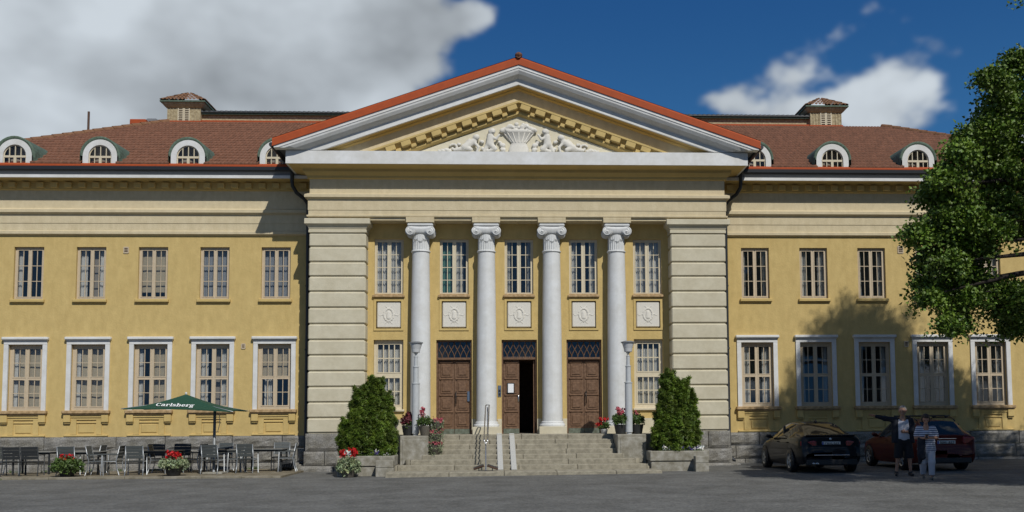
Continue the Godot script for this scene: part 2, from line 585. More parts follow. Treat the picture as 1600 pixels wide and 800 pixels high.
	for g in [["pane", lin(0.03, 0.04, 0.045), 0.10]]:
		var m := StandardMaterial3D.new()
		m.resource_name = g[0]
		m.albedo_color = Color(g[1].r, g[1].g, g[1].b, g[2])
		m.transparency = BaseMaterial3D.TRANSPARENCY_ALPHA
		m.roughness = 0.02
		m.cull_mode = BaseMaterial3D.CULL_DISABLED
		M[g[0]] = m
	for g in [["leaf_tree", lin(0.105, 0.175, 0.014)], ["leaf_thuja", lin(0.10, 0.155, 0.014)], ["leaf_pot", lin(0.075, 0.125, 0.025)], ["leaf_pale", lin(0.27, 0.32, 0.17)], ["petal_red", lin(0.52, 0.012, 0.012)], ["petal_pink", lin(0.50, 0.10, 0.13)], ["petal_white", lin(0.75, 0.75, 0.72)], ["petal_violet", lin(0.05, 0.035, 0.16)], ["leaf_red", lin(0.13, 0.022, 0.03)]]:
		var m := StandardMaterial3D.new()
		m.resource_name = g[0]
		m.albedo_color = g[1]
		m.roughness = 0.55
		m.vertex_color_use_as_albedo = true
		m.cull_mode = BaseMaterial3D.CULL_DISABLED
		m.backlight_enabled = true
		m.backlight = Color(0.35, 0.4, 0.15)
		if not g[0].begins_with("leaf"): m.backlight = Color(0.2, 0.2, 0.2)
		M[g[0]] = m

# ==================================================================== ground
func make_ground():
	var s := S(true)
	var xs := [-160.0, -90.0, -30.0, -15.0, 0.0, 15.0, 30.0, 90.0, 160.0]
	var zs := [-140.0, -60.0, -0.25, 20.0, 60.0, 160.0]
	for i in xs.size() - 1:
		for j in zs.size() - 1:
			q(s, Vector3(xs[i], gy(xs[i]), zs[j + 1]), Vector3(xs[i + 1], gy(xs[i + 1]), zs[j + 1]), Vector3(xs[i + 1], gy(xs[i + 1]), zs[j]), Vector3(xs[i], gy(xs[i]), zs[j]))
	structure("ground", s, M.asphalt)
	# the terrace in front of the left wing with its low kerb stones
	s = S()
	var a := Vector2(-22.0, 2.6)
	var b := Vector2(-6.62, 4.95)
	var hgt := 0.055
	var A := Vector3(a.x, gy(a.x) + hgt, a.y)
	var B := Vector3(b.x, gy(b.x) + hgt, b.y)
	q(s, A, B, Vector3(b.x, gy(b.x) + hgt, -0.2), Vector3(a.x, gy(a.x) + hgt, -0.2))
	q(s, B, B - Vector3(0, 0.2, 0), Vector3(b.x, gy(b.x) - 0.15, -0.2), Vector3(b.x, gy(b.x) + hgt, -0.2))
	q(s, A - Vector3(0, 0.2, 0), B - Vector3(0, 0.2, 0), B, A)
	structure("terrace_pavement", s, M.terrace)
	var k := Node3D.new()
	k.name = "terrace_kerb"
	k.set_meta("kind", "structure")
	add_child(k)
	var n := 13
	for i in n:
		var p := A.lerp(B, (i + 0.006) / n)
		var r := A.lerp(B, (i + 0.994) / n)
		var d := (r - p).normalized()
		var o := Vector3(-d.z, 0, d.x)
		if o.z < 0: o = -o
		var st := S()
		var t := Transform3D(Basis(d, Vector3.UP, d.cross(Vector3.UP)), p)
		bbox(st, Vector3(0, -0.18, 0.0), Vector3((r - p).length(), 0.008 + 0.006 * (i % 3), 0.13), 0.015, t)
		mk("kerb_stone", st, M.kerb, k)

# ==================================================================== the building
func muntins(s: SurfaceTool, g: Array, z: float, w := 0.022):
	var x0: float = g[0]; var x1: float = g[1]; var y0: float = g[2]; var y1: float = g[3]
	for i in range(1, g[4]):
		var x := lerpf(x0, x1, float(i) / g[4])
		box(s, Vector3(x - w / 2, y0, z - 0.035), Vector3(x + w / 2, y1, z - 0.006))
	for j in range(1, g[5]):
		var y := lerpf(y0, y1, float(j) / g[5])
		box(s, Vector3(x0, y - w / 2, z - 0.036), Vector3(x1, y + w / 2, z - 0.004))

# sashes: [x0, x1, y0, y1, columns, rows] of glass
func make_window(parent: Node, ow: Rect2, zf: float, sashes: Array, fm: Material, bar := 0.022) -> Node3D:
	var w := part("window", parent)
	var s := S()
	var holes := []
	for g in sashes: holes.append(Rect2(g[0], g[2], g[1] - g[0], g[3] - g[2]))
	holed(s, ow.position.x, ow.end.x, ow.position.y, ow.end.y, zf, holes, 0.05)
	# raised casement rims, so that each sash reads as a sash
	for g in sashes:
		var e := 0.035
		var r := Rect2(g[0] - e, g[2] - e, g[1] - g[0] + 2 * e, g[3] - g[2] + 2 * e)
		var t := 0.012
		box(s, Vector3(r.position.x, r.position.y, zf), Vector3(g[0], r.end.y, zf + t))
		box(s, Vector3(g[1], r.position.y, zf), Vector3(r.end.x, r.end.y, zf + t))
		box(s, Vector3(g[0], g[3], zf), Vector3(g[1], r.end.y, zf + t - 0.001))
		box(s, Vector3(g[0], r.position.y, zf), Vector3(g[1], g[2], zf + t - 0.001))
		muntins(s, g, zf, bar)
	mk("frame", s, fm, w)
	var shapes := {}
	for g in sashes:
		var pw: float = (g[1] - g[0]) / g[4]
		var ph: float = (g[3] - g[2]) / g[5]
		var key := "%.3f %.3f" % [pw, ph]
		if not shapes.has(key):
			var p := S()
			cbox(p, Vector3.ZERO, Vector3(pw - 0.002, ph - 0.002, 0.006))
			shapes[key] = fin(p)
		for i in g[4]:
			for j in g[5]:
				put("pane", shapes[key], M.pane, w, Vector3(g[0] + pw * (i + 0.5), g[2] + ph * (j + 0.5), zf - 0.022))
	return w

func curtain_mesh(w: float, h: float, folds: int, amp: float, sd: int) -> ArrayMesh:
	var s := S(true)
	var n := folds * 4
	for i in n:
		var v := []
		for o in [0, 1]:
			var u := float(i + o) / n
			var z := amp * sin(u * folds * TAU + sd) + 0.4 * amp * sin(u * folds * 2.7 * TAU + sd * 2)
			v.append([u * w - w / 2, z])
		q(s, Vector3(v[0][0], 0, v[0][1] * 1.2), Vector3(v[1][0], 0, v[1][1] * 1.2), Vector3(v[1][0], h, v[1][1]), Vector3(v[0][0], h, v[0][1]))
	return fin(s)

# what hangs behind a window: 0 side curtains, 1 full blind above, 2 full net curtain, 3 little, 4 long blind, 5 green
func dress(w: Node3D, x0: float, x1: float, y0: float, y1: float, z: float, kind: int, sd: int):
	var wd := x1 - x0
	var c := (x0 + x1) / 2
	var h := y1 - y0
	if kind == 0 or kind == 3:
		var f := 0.26 if kind == 0 else 0.15
		for sg in [-1, 1]:
			put("curtain", curtain_mesh(wd * f, h, 5, 0.03, sd + sg), M.curtain, w, Vector3(c + sg * wd * (0.5 - f / 2), y0, z))
	elif kind == 1 or kind == 4:
		var hh := h * (0.5 if kind == 1 else 0.86)
		put("blind", curtain_mesh(wd, hh, 2, 0.004, sd), M.blind, w, Vector3(c, y1 - hh, z))
		if kind == 1: put("curtain", curtain_mesh(wd * 0.3, h * 0.5, 4, 0.03, sd), M.curtain, w, Vector3(x0 + wd * 0.2, y0, z - 0.04))
	elif kind == 2 or kind == 8:
		put("curtain", curtain_mesh(wd, h, 13, 0.028 if kind == 2 else 0.01, sd), M.curtain if kind == 2 else M.blind_grey, w, Vector3(c, y0, z))
	elif kind == 6 or kind == 7:
		put("blind", curtain_mesh(wd * (0.80 if kind == 6 else 0.45), h * 0.97, 2, 0.01, sd), M.blind, w, Vector3(c + wd * (0.08 if kind == 6 else 0.2), y0, z))
		put("curtain", curtain_mesh(wd * 0.14, h, 4, 0.02, sd), M.curtain, w, Vector3(x0 + wd * 0.07, y0, z + 0.03))
	elif kind == 5:
		put("curtain", curtain_mesh(wd * 0.45, h, 7, 0.03, sd), M.curtain_green, w, Vector3(x0 + wd * 0.24, y0, z))
		put("curtain", curtain_mesh(wd * 0.3, h, 6, 0.03, sd), M.curtain, w, Vector3(x1 - wd * 0.3, y0, z - 0.02))

func make_building():
	bld = thing("neoclassical_building", "long yellow two-storey building with white columned portico, pediment and brown tiled roof", "building")
	var wx0 := -21.0
	var wx1 := 23.0
	var pl := PC - 6.99
	var pr := PC + 7.0
	var lows := []
	var ups := []
	for i in range(-1, 5): lows.append(XL + SP * i)
	for i in range(0, 6): lows.append(XR + SP * i)
	ups = lows.duplicate()
	# ---- wing walls
	for side in 2:
		var s := S()
		var holes := []
		for x in lows:
			if (x < 0) == (side == 0):
				holes.append(Rect2(x - 0.575, 2.0, 1.15, 2.24))
				holes.append(Rect2(x - 0.5, 5.8, 1.0, 1.81))
		var a := wx0 if side == 0 else pr - 0.3
		var b := pl + 0.3 if side == 0 else wx1
		holed(s, a, b, 1.1, 8.1, 0.0, holes, 0.32)
		# closing end wall
		var ex := wx0 if side == 0 else wx1
		q(s, Vector3(ex, 0, 0), Vector3(ex, 0, -14), Vector3(ex, 10.2, -14), Vector3(ex, 10.2, 0))
		mk("wing_wall", s, M.yellow_plaster, bld)
		# bands of the entablature
		s = S()
		sweep(s, [Vector2(a, 0), Vector2(b, 0)], [Vector2(0, 8.0), Vector2(0.05, 8.02), Vector2(0.10, 8.05), Vector2(0.10, 8.14), Vector2(0.035, 8.17), Vector2(0.035, 8.42), Vector2(0.052, 8.43), Vector2(0.052, 8.72), Vector2(0.11, 8.76), Vector2(0.16, 8.79), Vector2(0.16, 8.885), Vector2(0.06, 8.93), Vector2(0.045, 8.95), Vector2(0.045, 9.60)])
		mk("entablature", s, M.cream_plaster, bld)
		var ev := part("eave_cornice", bld)
		s = S()
		sweep(s, [Vector2(a, 0), Vector2(b, 0)], [Vector2(0.045, 9.56), Vector2(0.12, 9.60), Vector2(0.12, 9.85), Vector2(0.26, 9.87), Vector2(0.30, 9.90), Vector2(0.61, 9.90)])
		mk("soffit", s, M.yellow_trim, ev)
		s = S()
		sweep(s, [Vector2(a, 0), Vector2(b, 0)], [Vector2(0.602, 9.89), Vector2(0.60, 9.88), Vector2(0.675, 9.875), Vector2(0.675, 9.975), Vector2(0.60, 9.985)])
		mk("fascia_board", s, M.white_paint, ev)
		s = S()
		sweep(s, [Vector2(a, 0), Vector2(b, 0)], [Vector2(0.60, 9.982), Vector2(0.615, 10.04), Vector2(0.65, 10.10), Vector2(0.66, 10.2)])
		mk("cove", s, M.grey_metal, ev)
		var dn := S()
		bbox(dn, Vector3(-0.12, 9.63, 0.12), Vector3(0.12, 9.82, 0.25), 0.012)
		var dm := fin(dn)
		var x := a + 0.3
		while x < b - 0.1:
			put("dentil", dm, M.yellow_trim, ev, Vector3(x, 0, 0))
			x += 0.47
		s = S()
		sweep(s, [Vector2(a, 0), Vector2(b, 0)], [Vector2(0.66, 10.24), Vector2(0.65, 10.17), Vector2(0.68, 10.115), Vector2(0.72, 10.105), Vector2(0.765, 10.14), Vector2(0.775, 10.25), Vector2(0.76, 10.25), Vector2(0.75, 10.16)])
		mk("gutter", s, M.dark_gutter, bld)
		s = S()
		sweep(s, [Vector2(a, 0), Vector2(b, 0)], [Vector2(0.75, 10.225), Vector2(0.755, 10.30), Vector2(0.73, 10.345), Vector2(0.68, 10.37)])
		mk("eave_flashing", s, M.orange_metal, bld)
		# granite plinth, stone by stone
		var pn := part("plinth", bld)
		var crs := [[0.66, 1.105, 0.10, 2.1], [0.20, 0.655, 0.12, 1.65], [-0.3, 0.195, 0.26, 2.0]]
		for r in crs.size():
			var xx: float = a - rng.randf() * 0.8
			while xx < b:
				var w: float = crs[r][3] * rng.randf_range(0.75, 1.2)
				var xe := minf(xx + w, b + 0.05)
				var st := S()
				rock(st, Vector3(maxf(xx, a), crs[r][0], -0.2), Vector3(xe, crs[r][1], crs[r][2]), 0.055 if r < 2 else 0.03, rng.randi() % 1000, 9, 5)
				mk("stone", st, M.granite, pn)
				xx += w
				if xx > b - 0.25: break
	# ---- wing windows
	var lowg := [[-0.435, -0.06, 3.15, 4.10, 2, 2], [0.075, 0.45, 3.15, 4.10, 2, 2], [-0.435, -0.06, 2.14, 3.04, 2, 2], [0.075, 0.45, 2.14, 3.04, 2, 2]]
	var upg := [[-0.40, -0.06, 5.90, 7.50, 2, 3], [0.06, 0.40, 5.90, 7.50, 2, 3]]
	var sur := S()   # white surround with a lintel cap
	for sg in [-1.0, 1.0]:
		box(sur, Vector3(sg * 0.645 - 0.075, 2.0, -0.02), Vector3(sg * 0.645 + 0.075, 4.25, 0.05))
	box(sur, Vector3(-0.72, 4.25, -0.02), Vector3(0.72, 4.37, 0.055))
	box(sur, Vector3(-0.74, 4.37, -0.02), Vector3(0.74, 4.40, 0.09))
	bbox(sur, Vector3(-0.77, 4.40, -0.02), Vector3(0.77, 4.50, 0.15), 0.02)
	var sur_m := fin(sur)
	var sil := S()
	bbox(sil, Vector3(-0.79, 1.885, -0.1), Vector3(0.79, 2.0, 0.17), 0.02)
	box(sil, Vector3(-0.75, 1.85, -0.05), Vector3(0.75, 1.885, 0.12))
	var sil_m := fin(sil)
	var apr := S()   # apron with consoles and sunk panel
	for sg in [-1.0, 1.0]:
		bbox(apr, Vector3(sg * 0.63 - 0.115, 1.60, -0.03), Vector3(sg * 0.63 + 0.115, 1.86, 0.11), 0.01)
		box(apr, Vector3(sg * 0.63 - 0.10, 1.555, -0.03), Vector3(sg * 0.63 + 0.10, 1.60, 0.07))
	box(apr, Vector3(-0.515, 1.76, -0.03), Vector3(0.515, 1.85, 0.07))
	box(apr, Vector3(-0.515, 1.68, -0.03), Vector3(0.515, 1.76, 0.04))
	box(apr, Vector3(-0.515, 1.18, -0.03), Vector3(-0.33, 1.68, 0.035))
	box(apr, Vector3(0.33, 1.18, -0.03), Vector3(0.515, 1.68, 0.035))
	bbox(apr, Vector3(-0.33, 1.56, -0.03), Vector3(0.33, 1.61, 0.035), 0.01)
	bbox(apr, Vector3(-0.26, 1.24, -0.03), Vector3(0.26, 1.52, 0.025), 0.012)
	bbox(apr, Vector3(-0.73, 1.115, -0.03), Vector3(0.73, 1.17, 0.09), 0.012)
	var apr_m := fin(apr)
	var ldress := [1, 6, 6, 7, 0, 1, 0, 3, 3, 0, 3, 0]
	var udress := [0, 3, 0, 4, 8, 8, 3, 0, 3, 0, 0, 3]
	var base_low := make_window(bld, Rect2(-0.575, 2.0, 1.15, 2.24), -0.11, lowg, M.window_tan)
	put("surround", sur_m, M.white_paint, base_low)
	put("sill", sil_m, M.sill_tan, base_low)
	put("apron", apr_m, M.yellow_trim, base_low)
	var base_up := make_window(bld, Rect2(-0.5, 5.8, 1.0, 1.81), -0.10, upg, M.window_tan)
	var us := S()
	bbox(us, Vector3(-0.57, 5.69, -0.12), Vector3(0.57, 5.80, 0.10), 0.015)
	box(us, Vector3(-0.53, 5.655, -0.03), Vector3(0.53, 5.69, 0.05))
	put("sill", fin(us), M.yellow_trim, base_up)
	for i in lows.size():
		var w: Node3D = base_low
		var u: Node3D = base_up
		if i > 0:
			w = base_low.duplicate(); w.name = "window"; bld.add_child(w, true)
			u = base_up.duplicate(); u.name = "window"; bld.add_child(u, true)
		w.position = Vector3(lows[i], 0, 0)
		u.position = Vector3(lows[i], 0, 0)
	var k := 0
	for c in bld.get_children():
		if String(c.name).begins_with("window"):
			var i := k / 2
			if k < 2: i = 0
			var low: bool = c.has_node("apron")
			if low: dress(c, -0.46, 0.46, 2.06, 4.18, -0.27, ldress[i], i)
			else: dress(c, -0.44, 0.44, 5.82, 7.58, -0.27, udress[i], i + 40)
			k += 1
	# ---- rooms behind the windows
	var rm := S()
	for f in [[1.12, 4.7], [5.0, 8.6]]:
		for r in [[wx0 + 0.2, pl + 0.4, -0.33], [pl + 0.4, pr - 0.4, 0.45], [pr - 0.4, wx1 - 0.2, -0.33]]:
			box(rm, Vector3(r[0], f[0] - 0.1, -4.0), Vector3(r[1], f[0], r[2]))
			box(rm, Vector3(r[0], f[1], -4.0), Vector3(r[1], f[1] + 0.1, r[2]))
	mk("floor_slab", rm, M.interior, bld)
	rm = S()
	box(rm, Vector3(wx0, 1.0, -4.2), Vector3(wx1, 9.5, -4.0))
	for x in [wx0 + 0.1, -14.3, -10.1, -6.4, 6.9, 11.9, 16.05, wx1 - 0.3]:
		box(rm, Vector3(x, 1.0, -4.0), Vector3(x + 0.15, 8.7, -0.34))
	mk("inner_wall", rm, M.interior, bld)
	# ---- portico
	make_portico(pl, pr)
	make_roof(wx0 - 0.2, wx1 + 0.2)

func make_portico(pl: float, pr: float):
	var s := S()
	var holes := []
	for i in 5:
		var x := PC + BAY * (i - 2)
		holes.append(Rect2(x - 0.49, 5.83, 0.98, 1.93))
		if i == 0 or i == 4: holes.append(Rect2(x - 0.5, 1.95, 1.0, 2.36))
		else: holes.append(Rect2(x - 0.6, 1.05, 1.2, 3.25))
		holes.append(Rect2(x - 0.43, 4.66, 0.86, 0.98))
	holed(s, PC - 5.3, PC + 5.3, 1.05, 8.4, ZW, holes, 0.3)
	for x in [pl + 0.05, pr - 0.05]:
		q(s, Vector3(x, 0.0, 1.3), Vector3(x, 0.0, -0.3), Vector3(x, 8.3, -0.3), Vector3(x, 8.3, 1.3))
	mk("portico_wall", s, M.yellow_plaster, bld)
	# pale base course of the wall between the doors
	for i in 4:
		var x := PC + BAY * (i - 1.5)
		for sg in [-1.0, 1.0]:
			var inner: float = x + sg * 0.36
			var outer: float = x + sg * (BAY / 2 - 0.6)
			if (i == 0 and sg < 0) or (i == 3 and sg > 0): outer = x + sg * (BAY / 2 + 0.9)
			s = S()
			box(s, Vector3(minf(inner, outer), 1.06, ZW - 0.02), Vector3(maxf(inner, outer), 1.62, ZW + 0.03))
			mk("base_course", s, M.pale_stucco, bld)
	# upper windows, sills, ornament panels
	var ug := [[-0.40, -0.065, 5.92, 7.66, 2, 4], [0.065, 0.40, 5.92, 7.66, 2, 4]]
	var lg := [[-0.37, 0.37, 3.22, 4.16, 4, 2], [-0.37, 0.37, 2.12, 3.02, 4, 2]]
	var dr := [2, 5, 3, 0, 2]
	var orn := ornament()
	for i in 5:
		var x := PC + BAY * (i - 2)
		var w := make_window(bld, Rect2(-0.49, 5.83, 0.98, 1.93), -0.10, ug, M.window_cream)
		w.position = Vector3(x, 0, ZW)
		var sl := S()
		bbox(sl, Vector3(-0.54, 5.745, -0.12), Vector3(0.54, 5.83, 0.10), 0.015)
		box(sl, Vector3(-0.51, 5.83, -0.09), Vector3(0.51, 5.875, -0.02))
		mk("sill", sl, M.sill_tan, w)
		dress(w, -0.42, 0.42, 5.86, 7.74, -0.26, dr[i], i * 7)
		var p := part("ornament_panel", bld, Vector3(x, 0, ZW))
		sl = S()
		for sg in [-1.0, 1.0]:
			box(sl, Vector3(sg * 0.46 - 0.04, 4.62, -0.02), Vector3(sg * 0.46 + 0.04, 5.68, 0.03))
		box(sl, Vector3(-0.42, 5.62, -0.02), Vector3(0.42, 5.68, 0.03))
		box(sl, Vector3(-0.42, 4.62, -0.02), Vector3(0.42, 4.69, 0.03))
		mk("panel_frame", sl, M.yellow_trim, p)
		sl = S()
		bbox(sl, Vector3(-0.40, 4.72, -0.2), Vector3(0.40, 5.60, -0.015), 0.03)
		mk("panel", sl, M.relief_white, p)
		put("wreath_relief", orn, M.relief_white, p, Vector3(0, 0, -0.012)).scale = Vector3(1.15, 1.0, 0.45)
		if i == 0 or i == 4:
			var v := make_window(bld, Rect2(-0.5, 1.95, 1.0, 2.36), -0.14, lg, M.window_cream, 0.035)
			v.position = Vector3(x, 0, ZW)
			var vs := S()
			bbox(vs, Vector3(-0.55, 1.88, -0.15), Vector3(0.55, 1.96, 0.09), 0.015)
			mk("sill", vs, M.window_cream, v)
			dress(v, -0.4, 0.4, 2.1, 4.0, -0.28, 2, i)
	# doors
	for i in 3: make_door(PC + BAY * (i - 1), i)
	# columns
	for i in 4: make_column(PC + BAY * (i - 1.5))
	# pilasters
	for g in [[pl, PC - 5.11, 0], [PC + 5.13, pr, 1]]: make_pilaster(g[0], g[1])
	# entablature over columns and pilasters
	var path := [Vector2(pl, -0.1), Vector2(pl, ZP), Vector2(pr, ZP), Vector2(pr, -0.1)]
	s = S()
	sweep(s, path, [Vector2(-0.62, 8.275), Vector2(0, 8.275), Vector2(0, 8.35), Vector2(0.05, 8.37), Vector2(0.08, 8.39), Vector2(0.08, 8.44), Vector2(0.03, 8.455), Vector2(0.03, 8.60), Vector2(0.045, 8.612), Vector2(0.045, 8.97), Vector2(0.09, 9.0), Vector2(0.15, 9.03), Vector2(0.15, 9.12), Vector2(0.05, 9.17), Vector2(0.0, 9.18), Vector2(0, 9.70)])
	mk("portico_entablature", s, M.cream_plaster, bld)
	for i in 4:
		s = S()
		bbox(s, Vector3(-0.47, 8.19, ZW), Vector3(0.47, 8.30, ZP + 0.09), 0.01)
		box(s, Vector3(-0.47, 8.30, ZP - 0.1), Vector3(0.47, 8.372, ZP + 0.088))
		mk("impost_block", s, M.cream_plaster, bld, Vector3(PC + BAY * (i - 1.5), 0, 0))
	var cn := part("portico_cornice", bld)
	s = S()
	sweep(s, path, [Vector2(0, 9.66), Vector2(0.07, 9.69), Vector2(0.07, 9.77), Vector2(0.12, 9.80), Vector2(0.20, 9.88), Vector2(0.20, 9.96), Vector2(0.24, 9.99), Vector2(0.60, 10.03), Vector2(0.60, 10.06)])
	mk("soffit", s, M.yellow_trim, cn)
	s = S()
	sweep(s, path, [Vector2(0.60, 10.06), Vector2(0.60, 10.035), Vector2(0.665, 10.03), Vector2(0.665, 10.46), Vector2(0.60, 10.475), Vector2(0.0, 10.50), Vector2(-1.0, 10.5)])
	mk("fascia_board", s, M.white_paint, cn)
	# pediment
	var pd := part("pediment", bld)
	s = S()
	var y0 := 10.775
	var y1 := 13.56
	var hx := 8.0
	var ys := func(x: float) -> float: return y1 - (y1 - y0) * absf(x - PC) / hx
	var zt := 1.75      # tympanum plane
	tri(s, Vector3(PC - hx + 0.4, 10.3, zt), Vector3(PC + hx - 0.4, 10.3, zt), Vector3(PC, y1 - 0.5, zt))
	mk("tympanum", s, M.cream_plaster, pd)
	rake(pd, "raking_flashing", M.orange_metal, ys, hx + 0.03, [Vector2(1.2, 0.05), Vector2(2.41, 0.02), Vector2(2.44, -0.03), Vector2(2.44, -0.245), Vector2(2.36, -0.245)], 10.4)
	rake(pd, "raking_fillet", M.white_paint, ys, hx - 0.02, [Vector2(2.40, -0.2), Vector2(2.405, -0.345), Vector2(2.385, -0.355), Vector2(2.375, -0.42), Vector2(2.31, -0.52), Vector2(2.22, -0.58), Vector2(2.165, -0.61), Vector2(2.10, -0.645)], 10.478)
	rake(pd, "raking_fascia", M.white_paint, ys, 7.66, [Vector2(2.10, -0.60), Vector2(2.115, -0.635), Vector2(2.115, -0.82), Vector2(2.03, -0.83)], 10.478)
	rake(pd, "raking_soffit", M.yellow_trim, ys, 7.6, [Vector2(2.04, -0.825), Vector2(1.84, -0.835), Vector2(1.84, -0.87), Vector2(1.79, -0.90), Vector2(zt, -0.92)], 10.478)
	rake(pd, "dentil_moulding", M.yellow_trim, ys, 7.0, [Vector2(zt, -1.33), Vector2(2.06, -1.345), Vector2(2.06, -1.41), Vector2(1.95, -1.425), Vector2(1.89, -1.57), Vector2(1.85, -1.58), Vector2(1.85, -1.68), Vector2(1.90, -1.69), Vector2(1.90, -1.75), Vector2(1.82, -1.79), Vector2(zt, -1.83)], 10.44)
	var sl := atan2(y1 - y0, hx)
	for sg in [-1.0, 1.0]:
		for i in 9:
			var x: float = PC + sg * (0.22 + i * 0.503)
			var t := Transform3D(Basis(Vector3(0, 0, 1), -sg * sl), Vector3(x, ys.call(x) - 1.505, 0))
			var st := S()
			bbox(st, Vector3(-0.165, -0.09, 1.78), Vector3(0.165, 0.09, 2.05), 0.012, t)
			mk("dentil", st, M.yellow_trim, pd)
			if i < 8:
				var xb: float = x + sg * 0.25
				t = Transform3D(Basis(Vector3(0, 0, 1), -sg * sl), Vector3(xb, ys.call(xb) - 1.64, 0))
				st = S()
				bbox(st, Vector3(-0.09, -0.055, 1.78), Vector3(0.09, 0.055, 1.97), 0.01, t)
				mk("dentil", st, M.yellow_trim, pd)
	s = S()
	tri(s, Vector3(PC - 3.4, 10.5, zt + 0.03), Vector3(PC + 3.4, 10.5, zt + 0.03), Vector3(PC, y1 - 1.80, zt + 0.03))
	mk("relief_ground", s, M.relief_ground, pd)
	make_relief(pd, 10.50)
	# gable roof of the portico, running back into the main roof
	for sg in [-1.0, 1.0]:
		s = S()
		var a := Vector3(PC + sg * (hx + 0.03), y0 + 0.02, 2.42)
		var b := Vector3(PC, y1 + 0.035, 2.42)
		var back := Vector3(0, 0, -10.0)
		q(s, a, b, b + back, a + back)
		q(s, a + Vector3(0, -0.2, 0), b + Vector3(0, -0.2, 0), b + back + Vector3(0, -0.2, 0), a + back + Vector3(0, -0.2, 0))
		q(s, a, a + back, a + back + Vector3(0, -0.2, 0), a + Vector3(0, -0.2, 0))
		mk("gable_roof", s, M.roof_tile, bld)
		s = S()
		tube(s, [a + Vector3(sg * 0.03, -0.22, 0.0), a + Vector3(sg * 0.03, -0.22, -2.0)], 0.075, 10)
		mk("gutter", s, M.dark_gutter, bld)
		# boarding under the gable eave, behind the rake's end
		s = S()
		q(s, a + Vector3(0, -0.2, 0), a + Vector3(-sg * 0.9, 0.1, 0), a + Vector3(-sg * 0.9, 0.1, -9), a + Vector3(0, -0.2, -9))
		mk("eave_board", s, M.grey_metal, bld)
	s = S()
	ball(s, Vector3(PC, y1 + 0.07, 2.4), Vector3(0.13, 0.10, 0.16), 10, 6)
	tube(s, [Vector3(PC, y1 + 0.04, 2.5), Vector3(PC, y1 + 0.04, -6)], 0.09, 8)
	mk("ridge_cap", s, M.roof_tile, bld)
	# downpipes
	for sg in [-1.0, 1.0]:
		var x = (pl if sg < 0 else pr) + sg * 0.27
		var x2 = x + sg * 0.47
		s = S(true)
		tube(s, [Vector3(x2, 10.2, 0.74), Vector3(x2, 9.80, 0.735), Vector3(x2, 9.62, 0.66), Vector3(x2 - sg * 0.12, 9.40, 0.55), Vector3(x2 - sg * 0.36, 9.22, 0.42), Vector3(x, 9.05, 0.33), Vector3(x, 8.8, 0.30), Vector3(x, 5.0, 0.22), Vector3(x, 0.45, 0.22), Vector3(x + sg * 0.02, 0.25, 0.30), Vector3(x + sg * 0.1, 0.13, 0.52)], 0.065, 10)
		tube(s, [Vector3(x2, 10.24, 0.75), Vector3(x2, 10.06, 0.745)], [0.13, 0.07], 10)
		for y in [8.4, 6.2, 4.0, 1.9]: tube(s, [Vector3(x, y, 0.225), Vector3(x, y + 0.06, 0.225)], 0.082, 10)
		mk("downpipe", s, M.dark_gutter, bld)
	# small wall vents
	for g in [[-13.12, 7.5, 0.0, 0.15, 0.2], [-9.08, 4.17, 0.0, 0.12, 0.16], [14.0, 7.55, 0.0, 0.18, 0.24], [14.1, 4.18, 0.0, 0.13, 0.18]]:
		var vt := part("wall_vent", bld, Vector3(g[0], g[1], g[2]))
		s = S()
		for f in [[-1, 0], [1, 0]]: box(s, Vector3(f[0] * g[3] / 2 - 0.015, -g[4] / 2, 0), Vector3(f[0] * g[3] / 2 + 0.015, g[4] / 2, 0.025))
		for f in [-1, 1]: box(s, Vector3(-g[3] / 2, f * g[4] / 2 - 0.015, 0), Vector3(g[3] / 2, f * g[4] / 2 + 0.015, 0.024))
		for j in 4:
			var yy: float = -g[4] / 2 + g[4] * (j + 0.5) / 4
			box(s, Vector3(-g[3] / 2, yy - 0.008, 0.003), Vector3(g[3] / 2, yy + 0.008, 0.02))
		mk("vent_frame", s, M.window_tan, vt)
		s = S()
		q(s, Vector3(-g[3] / 2, -g[4] / 2, 0.004), Vector3(g[3] / 2, -g[4] / 2, 0.004), Vector3(g[3] / 2, g[4] / 2, 0.004), Vector3(-g[3] / 2, g[4] / 2, 0.004))
		mk("vent_back", s, M.brown_dark, vt)

func rake(parent: Node, called: String, m: Material, ys: Callable, hx: float, prof: Array, ymin: float):
	for sg in [-1.0, 1.0]:
		var s := S()
		var n := 48
		for i in n:
			var xa: float = PC + sg * hx * i / n
			var xb: float = PC + sg * hx * (i + 1) / n
			for j in prof.size() - 1:
				var v := []
				for o in [[xa, j], [xb, j], [xb, j + 1], [xa, j + 1]]:
					v.append(Vector3(o[0], maxf(ys.call(o[0]) + prof[o[1]].y, ymin), prof[o[1]].x))
				if absf(v[0].y - v[3].y) + absf(v[0].z - v[3].z) < 1e-5: continue
				if sg > 0: q(s, v[0], v[1], v[2], v[3])
				else: q(s, v[3], v[2], v[1], v[0])
		# end cap
		var xe: float = PC + sg * hx
		var ye: float = ys.call(xe)
		for j in range(1, prof.size() - 1):
			tri(s, Vector3(xe, maxf(ye + prof[0].y, ymin), prof[0].x), Vector3(xe, maxf(ye + prof[j].y, ymin), prof[j].x), Vector3(xe, maxf(ye + prof[j + 1].y, ymin), prof[j + 1].x))
		mk(called, s, m, parent)

